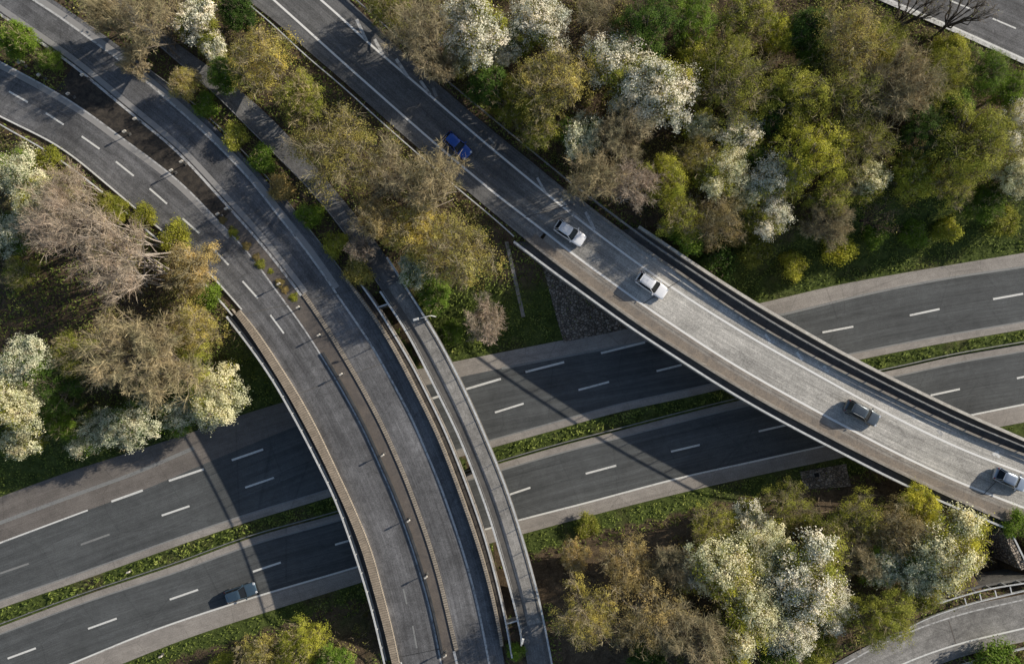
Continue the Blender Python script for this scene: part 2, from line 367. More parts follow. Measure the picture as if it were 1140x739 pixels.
BL = [(304.5, 0), (338, 30), (380, 68), (414, 98), (454.6, 134), (481.5, 157.5), (515.5, 186), (556, 219.5), (583, 240), (612.8, 263), (642.7, 286.5), (683, 315.6), (718.3, 341), (760, 369), (795, 392), (830.4, 413.5), (865.5, 433.5), (914.8, 460.5), (954, 481.5), (1010, 510), (1063, 534.5), (1105, 551.5), (1140, 565)]
BR = [(357, 0), (380, 20), (400, 39), (431, 66), (458, 89), (478, 106), (515, 138), (556, 172.6), (596.5, 206), (637.4, 239), (665.5, 260.3), (700.7, 286.7), (760, 328), (779.3, 340.5), (812.8, 361.5), (858.5, 388.5), (900.7, 412), (952, 440.5), (992.8, 462.5), (1038.5, 485), (1080.7, 504), (1140, 526.5)]
BEDGER = [(388, 0), (425, 36), (442, 53), (486, 92), (543, 141), (594, 182), (645, 224), (690, 258), (721.8, 281.5), (760, 307), (804, 338.5), (848, 366), (900.7, 395.5), (960, 426), (991, 441), (1045.5, 467.5), (1098.3, 491), (1140, 507)]
BRAIL2 = [(395, 0), (431, 32), (447.6, 48), (491.6, 86), (549, 134), (600, 176), (651, 217.5), (697, 252), (718.3, 268), (760, 296.3), (826.8, 340), (869, 366), (918.3, 393.8), (960, 415.6), (1008.6, 440), (1063, 466), (1140, 498)]
BOUTR = [(711.3, 252.3), (736, 268.5), (760, 285), (800, 311.5), (844.4, 339.5), (883, 361.8), (918.3, 382), (960, 404.5), (1031.5, 440), (1080.7, 463), (1140, 489)]
BOUTL = [(572, 269), (595, 286.5), (618, 304), (648, 325.5), (683, 350.8), (709.5, 369.3), (760, 402.4), (795, 425), (830.4, 446.4), (872.6, 470), (940, 505.4), (984, 528), (1028, 549), (1077, 570), (1124.7, 589.5)]
BRAILOFF = [(271, 0), (304.5, 28), (338, 60), (380, 95), (414, 126), (447.6, 156), (525.5, 223), (556, 248), (572, 263)]
ARAILOFF = [(0, 139), (57.5, 172), (112, 213), (156, 251), (203, 291), (240, 330), (258, 351)]
cKA, cA1L, cA1R, cA2L, cA2R, cAE = [curve(c, UP, .8, 60, 40) for c in (KI_AL, A1L, A1R, A2L, A2R, AE)]
cRAL, cRAR = curve(RAIL_AL, UP+.9, .8), curve(RAIL_AR, UP+.9, .8)
cCL, cCR = [curve(c, UP, .8, 50, 40) for c in (CLp, CRp)]
cBEL, cBL, cBR, cBER, cB2 = [curve(c, UP, .8, 60, 60) for c in (BEDGEL, BL, BR, BEDGER, BRAIL2)]
cBOR = curve(BOUTR, UP+.9, .8, 0, 40); cBOL = curve(BOUTL, UP+.9, .8)
cBRO, cARO = curve(BRAILOFF, UP+.7, .8, 40), curve(ARAILOFF, UP+.7, .8, 40)
DL = curve([(990, 0), (1064.6, 32), (1140, 66)], UP, .8, 60, 90)
cEU = curve([(915, 746), (932.6, 736), (976.6, 713), (1020, 694), (1071, 675.5), (1140, 661)], UP, .8, 30, 60)
cEL = curve([(1030, 746), (1047.6, 738), (1098, 723), (1140, 714)], UP, .8, 45, 60)
cE1 = curve([(940, 739), (976.6, 719), (1020, 700), (1071, 683), (1140, 667)], UP, .8, 30, 60)
cE2 = curve([(985, 749), (1003.6, 739), (1064.6, 717), (1140, 699)], UP, .8, 30, 60)

# cut lines (bridge ends)
a0, a1 = at(255, 348, UP), at(402, 312, UP)
a2, a3 = at(380, 755, UP), at(600, 703, UP)
keepA = lambda p: side(p, a0, a1) < 0 and side(p, a2, a3) > 0
offA = lambda p: not keepA(p)
c0, c1 = at(424, 322, UP), at(446, 313, UP); c2, c3 = at(578, 696, UP), at(606, 692, UP)
keepC = lambda p: side(p, c0, c1) < 0 and side(p, c2, c3) > 0
offC = lambda p: not keepC(p)
b0, b1 = at(573, 267, UP), at(712, 250, UP); b2, b3 = at(1124, 590, UP), at(1215, 520, UP)
keepB = lambda p: (p[0] > at(640, 0, UP)[0] or side(p, b0, b1) < 0) and side(p, b2, b3) > 0
offB = lambda p: not keepB(p)

# ------------------------------------------------------------------ terrain
def ss(x, a, b):
    t = np.clip((x-a)/(b-a), 0, 1); return t*t*(3-2*t)
def dist_to(c, X, Y):
    o = np.argsort(c[:, 0]); return np.interp(X, c[o, 0], c[o, 1])
def height(X, Y, bumps=True):
    yn = dist_to(cNT, X, Y); ys = dist_to(cSO, X, Y)
    dn = (Y-yn)*.95; ds = (ys-Y)*.95
    h = 6.3*ss(dn, .6, 13.5)**.9 + 6.3*ss(ds, .4, 8.5)
    dip = at(1098, 618, 3); dd = np.hypot((X-dip[0])/3.4, (Y-dip[1])/3.6)
    h = h - 4.6*(1-ss(dd, .7, 1.25))*ss(ds, 4, 8)
    if bumps:
        b = .12*np.sin(X*.9+1.3*np.sin(Y*.4))*np.sin(Y*.8+X*.23)+.1*np.sin(X*.31+2)*np.sin(Y*.37)
        h = h + b*ss(np.maximum(dn, ds), 1.5, 6)
    inside = (dn < .6) & (ds < .4)
    return np.where(inside, -.05, h-.05)
def poly_mask(poly, X, Y):
    inside = np.zeros(X.shape, bool); n = len(poly); j = n-1
    for i in range(n):
        xi, yi = poly[i][0], poly[i][1]; xj, yj = poly[j][0], poly[j][1]
        if yi != yj:
            c = ((yi > Y) != (yj > Y)) & (X < (xj-xi)*(Y-yi)/(yj-yi)+xi); inside ^= c
        j = i
    return inside
def band(L, R): return list(L[:, :2][::3]) + list(R[:, :2][::-1][::3])
P_A1 = band(offset(cA1L, -.45), cA1R); P_A2 = band(cA2L, cAE); P_A = band(offset(cA1L, -.5), cAE); P_C = band(cCL, cCR); P_B = band(cBEL, cBER)
P_D = band(DL, offset(DL, 22)); P_E = band(cEU, cEL); P_MN = band(cNT, cNG); P_MS = band(cSG, cSO)
xs = np.r_[-1500, -700, -300, -180, np.arange(-120, 120.1, .75), 180, 300, 700, 1500]
ys = np.r_[-1500, -700, -300, -150, np.arange(-90, 90.1, .75), 150, 300, 700, 1500]
X, Y = np.meshgrid(xs, ys); Z = height(X, Y)
# keep banks flat and just below the elevated roads
Zc = np.minimum(Z, 6.34)
onroad = np.zeros(X.shape, bool)
for p in (P_A, P_B, P_C, P_D, P_E): onroad |= poly_mask(p, X, Y)
Z = np.where(onroad, np.minimum(Z, 6.3), Z)
nx, ny = len(xs), len(ys)
me = bpy.data.meshes.new('ground')
V = np.stack([X.ravel(), Y.ravel(), Z.ravel()], 1)
idx = np.arange(nx*ny).reshape(ny, nx)
Fq = np.stack([idx[:-1, :-1], idx[:-1, 1:], idx[1:, 1:], idx[1:, :-1]], -1).reshape(-1, 4)
def fill_mesh(me, V, Fq, tone=None, attr='tone'):
    k = Fq.shape[1]
    me.vertices.add(len(V)); me.vertices.foreach_set('co', V.astype(np.float32).ravel())
    me.loops.add(Fq.size); me.loops.foreach_set('vertex_index', Fq.astype(np.int32).ravel())
    me.polygons.add(len(Fq)); me.polygons.foreach_set('loop_start', np.arange(0, Fq.size, k, dtype=np.int32))
    me.update(calc_edges=True)
    if tone is not None:
        a = me.attributes.new(attr, 'FLOAT', 'FACE' if len(tone) == len(Fq) else 'POINT'); a.data.foreach_set('value', tone.astype(np.float32))
# soil map: forest floor brown, verges green
ynn = dist_to(cNT, X, Y); yss = dist_to(cSO, X, Y); dn = Y-ynn; ds = yss-Y
soil = .3+.45*ss(np.maximum(dn, ds), 6, 14)
soil = np.where((ds > 2.6) & (ds < 30) & (X > 0), .85, soil)
soil = np.where((ds > 2.2) & (X < 0) & (ds < 12), .7, soil)
btw = poly_mask(list(curve(RAIL_AR, UP, .8)[:, :2])+list(cCL[::-1][:, :2]), X, Y); soil = np.where(btw, .8, soil)
fill_mesh(me, V, Fq, soil.ravel(), 'soil'); me.materials.append(M['ground'])
me.polygons.foreach_set('use_smooth', [True]*len(me.polygons))
tag(link(bpy.data.objects.new('ground', me)), 'grassy and earthy ground with banks down to the motorway', 'ground', kind='structure')

# ------------------------------------------------------------------ motorway surfaces
mb = MB()
ribbon(mb, cNT, cNS, .0, M['shoulder'], lambda p: p[0] > at(330, 0)[0])
ribbon(mb, cNT, cNS, .0, M['shoulder_brown'], lambda p: p[0] <= at(330, 0)[0])
ribbon(mb, cNS, cNL, .0, M['mway']); ribbon(mb, cNL, cNG, .0, M['shoulder'])
mark(mb, cNL, .2, .006, M['white_faint'])
mark(mb, cNS, .22, .006, M['white'], lambda p: p[0] < at(98, 0)[0])
mark(mb, offset(cNS, 2.6), .5, .006, M['white_faint'], lambda p: at(-300, 0)[0] < p[0] < at(215, 0)[0])
mark(mb, cNS, .3, .006, M['white_faint'], lambda p: p[0] > at(560, 0)[0])
for a, b in [((124, 558), (159, 545.5)), ((188, 535), (227, 522)), ((258, 512), (293, 500)), ((478, 444.5), (490, 440.6)), ((519, 433), (557.6, 421.6)), ((585, 414), (628, 403)), ((669, 393), (718, 381))]:
    dash(mb, a, b, .3, .008, 0, M['white'])
for a, b in [((180, 573.6), (211, 563)), ((273, 542.5), (305, 531.6)), ((551, 459), (583, 449)), ((644, 434), (678, 425)), ((731, 413), (759, 406)), ((915.6, 370), (950, 363.5)), ((1012.8, 351), (1046, 344)), ((1105.5, 333), (1139, 327)), ((1198, 315), (1232, 309))]:
    dash(mb, a, b, .27, .008, 0, M['white'])
for a, b in [((0, 638), (32, 627)), ((90, 606), (122, 594.5))]: dash(mb, a, b, .27, .008, 0, M['white_faint'])
tag(mb.build('motorway_north_carriageway'), 'dark asphalt motorway carriageway passing under the bridges, upper side', 'road', kind='structure')
mb = MB()
ribbon(mb, cSG, cSL, .0, M['shoulder']); ribbon(mb, cSL, cSB, .0, M['mway']); ribbon(mb, cSB, cSO, .0, M['shoulder'])
mark(mb, cSL, .2, .006, M['white_faint']); mark(mb, cSB, .24, .006, M['white'])
for a, b in [((8.5, 732.6), (40, 721)), ((98, 699.5), (130, 688)), ((189, 667), (220.6, 656)), ((281.5, 636), (312.6, 625.7)), ((373, 606), (404, 597)), ((556, 554), (590.5, 542.5)), ((652, 527), (686, 518)), ((747, 502.5), (779, 495)), ((844.6, 480), (875, 473)), ((1036, 440), (1068.6, 433)), ((1132, 421), (1165, 414))]:
    dash(mb, a, b, .27, .008, 0, M['white'])
tag(mb.build('motorway_south_carriageway'), 'dark asphalt motorway carriageway passing under the bridges, lower side', 'road', kind='structure')

# ------------------------------------------------------------------ elevated roads
grassA = lambda p: at(-400, 0, UP)[0] < p[0] < at(72, 0, UP)[0]
darkA = lambda p: at(72, 0, UP)[0] <= p[0] < at(254, 0, UP)[0]
def road_A(mb, keep):
    ribbon(mb, cA1L, cA1R, UP, M['asph_a'], keep)
    ribbon(mb, cA2L, cAE, UP, M['asph_a'], keep)
    ribbon(mb, cA1R, cA2L, UP-.02, M['dark_asph'], lambda p: keep(p) and darkA(p))
    ribbon(mb, cA1R, cA2L, UP-.02, M['median'], lambda p: keep(p) and p[0] >= at(254, 0, UP)[0])
    mark(mb, offset(cA1R, -.12), .2, UP+.006, M['white_worn'], keep)
    mark(mb, offset(cA2L, -.25), .32, UP+.006, M['white_worn'], lambda p: keep(p) and not keepA(p))
    mark(mb, cA2R, .26, UP+.006, M['white_worn'], keep)
mb = MB(); road_A(mb, offA)
mark(mb, offset(cA1L, .15), .2, UP+.007, M['white'], offA)
for a, b in [((10, 102), (31, 114)), ((51, 126), (71, 139)), ((91, 152), (111, 166)), ((129, 180), (149, 196)), ((166.5, 210), (186, 227)), ((203, 243), (222, 260)), ((237, 276.5), (254.5, 295)), ((270, 313), (287, 332))]:
    dash(mb, a, b, .24, UP+.008, UP, M['white'])
mark(mb, offset(cA2R, .45), .8, UP+.004, M['pale_band'], lambda p: offA(p) and p[1] > 0)
mark(mb, offset(cA2L, .45), .7, UP+.004, M['pale_band'], lambda p: offA(p) and p[1] > 5)
mark(mb, offset(cA1R, -.55), .7, UP+.004, M['pale_band'], lambda p: offA(p) and p[1] > 12)
tag(mb.build('curved_road'), 'curved dual carriageway coming down from upper left', 'road', kind='structure')

def posts(name, parent, c, gap, z0, z1, m, w=.12, keep=None):
    P = along(c, gap, keep); first = None
    for p, rz in P:
        if first is None:
            q = MB(); q.box((0, 0, (z1-z0)/2), (w, w, z1-z0), m); first = q.build(name); COL.objects.unlink(first)
            o = first
        else: o = first.copy()
        COL.objects.link(o); o.parent = parent
        pw = parent_world(parent); o.location = (p[0]-pw[0], p[1]-pw[1], z0-pw[2]); o.rotation_euler = (0, 0, rz)
def parapet(parent, c, z0, z1, top_m, w_top, fascia_m, gap=2.4, mid=True, fw=.3):
    """fascia beam + posts + rails"""
    q = MB(); sweep(q, c, fw, z0-.75, z0+.12, fascia_m); q.build('edge_beam', parent)
    r = MB(); sweep(r, c, w_top, z1-.1, z1, top_m)
    o = r.build('railing', parent)
    if mid:
        r = MB()
        for zz in (.35, .62): sweep(r, c, .05, z0+zz, z0+zz+.05, M['greysteel'])
        r.build('lower_rail', o)
    posts('post', o, c, gap, z0+.12, z1-.1, M['steel'], .08)
def slab(parent, L, R, keep, z0, z1, m, topm=None, name='deck'):
    q = MB(); ribbon(q, L, R, z0, m, keep); ribbon(q, L, R, z1, topm or m, keep)
    sweep(q, L, .02, z0, z1, m, keep); sweep(q, R, .02, z0, z1, m, keep)
    return q
# --- bridge A
bA = empty('road_bridge', tuple(at(420, 540, UP)))
tag(bA, 'wide curved road bridge with two carriageways split by a narrow brown median', 'bridge')
oL = setz(cRAL, UP); oR = setz(cRAR, UP)
q = slab(bA, oL, oR, lambda p: True, UP-1.4, UP-.12, M['deckwall'], M['channel'], 'deck'); q.build('deck', bA)
q = MB(); road_A(q, keepA)
for a, b in [((301, 350.6), (316, 371)), ((449, 655), (453, 672)), ((459.5, 696), (464, 721))]: dash(q, a, b, .22, UP+.008, UP, M['white_faint'] if a[0] > 400 else M['white'])
for a, b in [((444, 731), (489, 722))]: dash(q, a, b, .12, UP+.009, UP, M['darksteel'])
for (a, b) in [((262, 352), (398, 322)), ((333, 438), (438, 400))]: dash(q, a, b, .1, UP+.012, UP, M['greyband'])
q.build('road_surface', bA)
q = MB(); ribbon(q, cKA, cA1L, UP+.55, M['kerb'], keepA); sweep(q, offset(cKA, .03), .08, UP-.1, UP+.57, M['kerb_thin'], keepA); sweep(q, offset(cA1L, -.03), .06, UP-.02, UP+.56, M['kerb_thin'], keepA); q.build('parapet_wall', bA)
q = MB(); sweep(q, offset(cAE, .1), .36, UP-.1, UP+1.05, M['kerb_thin'], keepA); q.build('parapet_wall', bA)
q = MB(); sweep(q, offset(cA2L, .1), .48, UP-.1, UP+.12, M['kerb_thin'], keepA); q.build('median_kerb', bA)
q = MB(); cb = offset(cA1R, .32); sweep(q, cb, .3, UP+.12, UP+.32, M['darksteel'], lambda p: keepA(p) and p[1] < at(0, 395, UP)[1]); gr = q.build('median_guard_rail', bA)
posts('post', gr, cb, 3.2, UP, UP+.12, M['darksteel'], .12, lambda p: keepA(p) and p[1] < at(0, 395, UP)[1])
parapet(bA, cRAL, UP-.1, UP+.95, M['steel'], .2, M['concrete'], 2.5, False)
parapet(bA, cRAR, UP-.1, UP+.95, M['steel'], .2, M['concrete'], 2.5, False)
for px, py in [(402, 566), (440, 553), (478, 541)]:
    p = at(px, py, 0); q = MB(); q.box((p[0], p[1], (UP-1.4)/2), (1.0, 1.0, UP-1.4), M['deckwall'], .3); q.build('pier', bA)
def abut(parent, a, b, back):
    q = MB(); a = np.array(a); b = np.array(b); d = b-a; L = np.linalg.norm(d); n = np.array([-d[1], d[0], 0])/L*back
    c = (a+b)/2+n; q.box((c[0], c[1], 2.7), (L, .9, 4.85), M['deckwall'], math.atan2(d[1], d[0])); q.build('abutment', parent)
abut(bA, at(256, 350, UP), at(402, 316, UP), .2); abut(bA, at(430, 738, UP), at(568, 712, UP), -.4)
# --- bridge C
bC = empty('footpath_bridge', tuple(at(500, 500, UP)))
tag(bC, 'narrow curved path bridge with pale worn deck and thin white railings', 'bridge')
dkC = lambda p: keepC(p)
q = slab(bC, cCL, cCR, dkC, UP-.9, UP-.1, M['deckwall'], M['channel']); q.build('deck', bC)
q = MB(); wC = 2.85
ribbon(q, offset(cCL, .12), offset(cCR, -.1), UP, M['asph_c'], keepC)
ribbon(q, offset(cCL, .25), offset(cCL, 1.0), UP+.006, M['greyband'], keepC)  # darker grey band along the left side of the path deck
q.build('path_surface', bC)
q = MB(); sweep(q, offset(cCR, -.3), .22, UP-.05, UP+.08, M['deckwall'], keepC); q.build('kerb', bC)
cCLr = np.array([p for p in setz(cCL, UP+.9) if keepC(p) or (p[1] < 5 and side(p, c0, c1) < 0 and p[1] > at(0, 716, UP)[1])])
cCRr = np.array([p for p in setz(cCR, UP+.9) if p[1] < at(0, 284, UP)[1]])
parapet(bC, cCLr, UP-.1, UP+1.0, M['steel'], .24, M['deckwall'], 3.0, False, .14)
parapet(bC, cCRr, UP-.1, UP+1.0, M['steel'], .24, M['deckwall'], 3.0, False, .14)
q = MB(); p = at(536, 518, 0); q.box((p[0], p[1], 2.8), (.8, .8, 5.6), M['concrete'], .2); q.build('pier', bC)
abut(bC, at(424, 326, UP), at(452, 314, UP), .2); abut(bC, at(578, 700, UP), at(606, 695, UP), -.3)
mb = MB(); ribbon(mb, offset(cCL, .12), offset(cCR, -.1), UP, M['asph_b2'], offC)
tag(mb.build('footpath'), 'narrow asphalt path between the trees', 'path', kind='structure')
# end walls between A and C
for (a, b), lab in [(((421, 342), (433, 338)), 'short white end rail linking the two bridges at their upper ends'), (((564, 694), (577, 690)), 'short white end rail linking the two bridges at their lower ends')]:
    p, r = at(*a, UP+.7), at(*b, UP+.7); d = r-p; L = float(np.linalg.norm(d)); rz = math.atan2(d[1], d[0]); c = (p+r)/2
    o = empty('end_rail', (c[0], c[1], UP-.3), 0); tag(o, lab, 'railing')
    q = MB(); q.box((c[0], c[1], UP+.75), (L, .16, .1), M['steel'], rz); q.build('top_rail', o)
    q = MB(); q.box((c[0], c[1], UP-1.6), (L, .35, 3.6), M['deckwall'], rz); q.build('wall', o)
    for k in (.05, .95):
        g = p+d*k; q = MB(); q.box((g[0], g[1], UP+.4), (.1, .1, .9), M['steel'], rz); q.build('post', o)
# --- B
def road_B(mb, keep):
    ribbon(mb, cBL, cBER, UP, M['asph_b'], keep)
    mark(mb, cBR, .27, UP+.006, M['white_b'], keep); mark(mb, cBL, .27, UP+.006, M['white_b'], keep)
def chev(mb, pts, keep):
    for ci, (a, b, w, m) in enumerate(pts):
        p = at((a[0]+b[0])/2, (a[1]+b[1])/2, UP)
        if keep(p): dash(mb, a, b, w, UP+.010+.0025*(ci % 6), UP, M[m])
CH = [((397, 22), (408, 46), .42, 'white_worn'), ((417, 44), (428, 64), .42, 'white_worn'), ((441, 66), (454, 86), .42, 'white_worn'), ((468, 90), (479, 106), .36, 'white_worn'),
      ((482, 98), (486, 108), .4, 'white_faint'), ((598, 198), (608, 216), .3, 'white_worn'), ((624, 221), (639, 241), .36, 'white_worn'), ((652, 236), (662, 256), .38, 'white_worn'), ((544, 153), (550, 160), .3, 'white_faint'),
      ((722, 283), (732, 289), .4, 'white_worn'), ((742, 296), (752, 302), .4, 'white_worn'), ((806, 340), (812, 346), .3, 'white_worn'),
      ((822, 352), (827, 358), .45, 'white_worn'), ((852, 372), (859, 382), .32, 'white'), ((855, 382), (862, 380), .4, 'white_worn'), ((887, 392), (893, 401), .32, 'white'), ((917, 407), (922, 414), .38, 'white'),
      ((915, 411), (924, 410), .3, 'white_worn'), ((1014, 460), (1019, 466), .4, 'white_worn'), ((1044, 478), (1049, 484), .4, 'white_worn'), ((1107, 503), (1113, 509), .38, 'white'), ((1105, 506), (1112, 503), .4, 'white')]
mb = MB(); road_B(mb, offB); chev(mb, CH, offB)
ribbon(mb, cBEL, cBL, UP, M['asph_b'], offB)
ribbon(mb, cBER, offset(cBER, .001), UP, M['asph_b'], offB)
tag(mb.build('slip_road'), 'straight slip road coming down from the top of the picture', 'road', kind='structure')
bB = empty('road_bridge', tuple(at(850, 410, UP)))
tag(bB, 'pale single lane viaduct crossing the right half with brown footway and white edge rail', 'bridge')
cBORd = setz(cBOR, UP); cBOLd = setz(cBOL, UP)
q = slab(bB, cBOLd, cBORd, keepB, UP-1.5, UP-.12, M['deckwall'], M['channel_b']); q.build('deck', bB)
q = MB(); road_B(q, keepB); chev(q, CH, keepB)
for (a, b) in [((585, 242), (642, 226)), ((1092, 553), (1120, 524)), ((716, 338), (757, 312))]: dash(q, a, b, .1, UP+.03, UP, M['greyband'])
q.build('road_surface', bB)
q = MB(); ribbon(q, offset(cBEL, .45), offset(cBL, -.95), UP+.1, M['verge_brown'], keepB); ribbon(q, cBEL, offset(cBEL, .45), UP+.1, M['concrete'], keepB); ribbon(q, offset(cBL, -.95), offset(cBL, -.5), UP+.1, M['concrete'], keepB); ribbon(q, offset(cBL, -.3), cBL, UP, M['concrete'], keepB); sweep(q, offset(cBEL, .08), .24, UP-.1, UP+.65, M['concrete'], keepB)
q.build('footway', bB)
q = MB(); sweep(q, offset(cBL, -.42), .3, UP-.05, UP+.12, M['concrete'], keepB); q.build('kerb', bB)
q = MB(); sweep(q, offset(cBER, .1), .3, UP-.1, UP+.28, M['concrete'], keepB); q.build('kerb', bB)
parapet(bB, cBOL, UP-.1, UP+.95, M['steel'], .26, M['concrete'], 2.4, False)
kb2 = lambda p: keepB(p) or p[0] > 5
cB2b = np.array([p for p in setz(cB2, UP+.8) if keepB(p)])
q = MB(); sweep(q, cB2b, .14, UP+.95, UP+1.15, M['greysteel']); sweep(q, cB2b, .1, UP+.45, UP+.65, M['greysteel']); g = q.build('guard_rail', bB)
posts('post', g, cB2b, 2.4, UP-.1, UP+.95, M['greysteel'])
q = MB(); sweep(q, cBOR, .3, UP-.9, UP+.72, M['concrete'], lambda p: True); sweep(q, cBOR, .38, UP+.72, UP+.84, M['paleconc']); q.build('parapet_wall', bB)
for (px, py) in [(865, 421), (882, 418)]:
    p = at(px, py, 0); q = MB(); q.tube([(p[0], p[1], 0), (p[0], p[1], UP-1.5)], .55, M['concrete'], 12); q.build('pier', bB)
abut(bB, at(578, 268, UP), at(709, 250, UP), .2); abut(bB, at(1122, 590, UP), at(1190, 540, UP), -.4)

# guard rails off the bridges
def crash(name, c, z, label, group='guard rails along the elevated roads', m='steel', gap=3.2, keep=None, w=.14, cat='guard rail'):
    if keep: c = np.array([p for p in c if keep(p)])
    mid = c[len(c)//2]; o = empty(name, (mid[0], mid[1], z)); tag(o, label, cat, group)
    q = MB(); sweep(q, c, w, z+.5, z+.78, M[m]); q.build('rail', o)
    posts('post', o, c, gap, z-.15, z+.5, M['greysteel'] if m != 'darksteel' else M['darksteel'], .1)
    return o
crash('guard_rail', cARO, 6.35, 'pale guard rail on the grass at the outer edge of the curved road')
crash('guard_rail', cBRO, 6.35, 'guard rail on the left verge of the slip road before its viaduct')
crash('guard_rail', np.array([p for p in cB2 if offB(p) and p[0] < 30]), 6.4, 'guard rail at the foot of the woods right of the slip road', m='greysteel')
cAR = curve([(150, 66), (203, 105), (237, 135), (288, 187), (321, 226), (340, 250), (380, 301), (400, 330)], UP+.7, .8)
crash('guard_rail', cAR, 6.35, 'thin guard rail between the curved road and the footpath', m='greysteel', w=.1)
cFence = np.array([p for p in offset(cCL, .25) if offC(p) and p[1] > 0])
crash('path_fence', setz(cFence, UP+.9), 6.45, 'thin rail fence along the left edge of the footpath', m='greysteel', w=.08, gap=2.4, cat='fence', group=None)
c = offset(cSG, .45)
crash('crash_barrier', c[(c[:, 0] > -95) & (c[:, 0] < 95)], -.1, 'dark steel crash barrier along the lower side of the motorway median', group=None, m='greysteel', gap=3.6, w=.1, cat='crash barrier')
# D and E roads
mb = MB(); ribbon(mb, offset(DL, 20), offset(DL, -.5), UP, M['asph_a'])
mark(mb, DL, .24, UP+.006, M['white']); mark(mb, offset(DL, -.35), .45, UP+.004, M['white_worn']); mark(mb, offset(DL, 7.3), .2, UP+.006, M['white'])
for a, b in [((1105, 21), (1131, 32)), ((1058, 1), (1082, 11)), ((1154, 42), (1178, 52))]: dash(mb, a, b, .2, UP+.008, UP, M['white'])
tag(mb.build('corner_road'), 'asphalt road crossing the upper right corner', 'road', kind='structure')
mb = MB(); ribbon(mb, cEU, cEL, UP, M['asph_c']); mark(mb, cE1, .18, UP+.006, M['white_worn']); mark(mb, cE2, .22, UP+.006, M['white'])
dash(mb, (1056, 690), (1064, 716), .12, UP+.009, UP, M['median'])
tag(mb.build('curved_side_road'), 'curved side road in the lower right corner', 'road', kind='structure')
cE3 = curve([(1020.6, 679), (1064.6, 665), (1098, 655.5), (1140, 649)], UP+1, .8, 0, 30)
cE4 = curve([(1012, 697), (1020.6, 692), (1071, 674), (1140, 657)], UP+.6, .8, 0, 30)
oE = empty('railing', tuple(cE3[len(cE3)//2][:2])+(UP,)); tag(oE, 'white two-line railing along the upper edge of the curved side road', 'railing')
q = MB(); sweep(q, cE3, .16, UP+.95, UP+1.05, M['steel']); q.build('top_rail', oE)
q = MB(); sweep(q, cE4, .14, UP+.5, UP+.75, M['steel']); q.build('lower_rail', oE)
posts('post', oE, cE3, 2.0, UP-.2, UP+.95, M['steel'], .1)
for (p, rz) in along(cE4, 2.0, lambda p: p[0] > at(1068, 0, UP)[0]):
    n = np.array([-math.sin(rz), math.cos(rz)]); q = MB(); q.box((p[0]+n[0]*.45, p[1]+n[1]*.45, UP+.62), (.14, .9, .1), M['steel'], rz); q.build('bracket', oE)
q = MB(); sweep(q, offset(cE3, -.0), .3, UP-3.5, UP-.02, M['deckwall']); q.build('wall', oE)
cE5 = curve([(1081.5, 737.6), (1110, 729.5), (1140, 722)], UP+.7, .8, 10, 30)
crash('guard_rail', cE5, 6.4, 'pale guard rail on the lower verge of the curved side road', group='guard rails along the elevated roads', m='steel')
# wing wall at the end of the viaduct
ww = curve([(1124, 589), (1131, 603), (1137, 615), (1146, 634)], UP+.9, .6)
oW = empty('retaining_wall', tuple(ww[len(ww)//2][:2])+(1.5,)); tag(oW, 'stone faced wing wall with a white top rail at the lower end of the viaduct', 'wall')
q = MB(); sweep(q, offset(ww, -.3), .7, .8, UP+.3, M['rubble']); q.build('wall', oW)
q = MB(); sweep(q, offset(ww, .0), .2, UP+.85, UP+.95, M['steel']); q.build('railing', oW)
posts('post', oW, ww, 1.6, UP+.3, UP+.85, M['steel'], .1)
# stone pitching below the viaduct, channel, stone pad
def drape(name, quad, m, label, z=2.0, n=24, up=.07):
    mb = MB(); Q = [at(x, y, z) for x, y in quad]
    G = [[None]*(n+1) for _ in range(n+1)]
    for i in range(n+1):
        for j in range(n+1):
            u, v = i/n, j/n; p = (1-u)*(1-v)*Q[0]+u*(1-v)*Q[1]+u*v*Q[2]+(1-u)*v*Q[3]
            G[i][j] = np.array([p[0], p[1], float(height(np.array(p[0]), np.array(p[1])))+up])
    for i in range(n):
        for j in range(n): mb.face([G[i][j], G[i+1][j], G[i+1][j+1], G[i][j+1]], m, up=True)
    return tag(mb.build(name), label, 'paving', kind='structure')
drape('stone_pitching', [(600, 290), (760, 325), (745, 357), (629, 381)], M['rubble'], 'rough stone pitching on the bank under the viaduct', 2.0, 40, .12)
drape('stone_pad', [(897, 528), (950, 519), (948, 541), (899, 546)], M['rubble'], 'square of rubble stone on the bank below the motorway', 2.0, 14, .12)
p = at(914, 531, 1.8); g = float(height(np.array(p[0]), np.array(p[1]))); o = empty('drain_cover', (p[0], p[1], g)); tag(o, 'dark square drain opening in the rubble stone pad', 'drain')
q = MB(); q.box((p[0], p[1], g+.16), (.9, .9, .16), M['concrete'], .2); q.build('frame', o); q = MB(); q.box((p[0], p[1], g+.245), (.66, .66, .03), M['trimdark'], .2); q.build('cover', o)
drape('drain_channel', [(562, 272), (566, 272), (585, 352), (581, 353)], M['concrete'], 'thin concrete drain channel down the grass bank', 3.5, 16, .1)

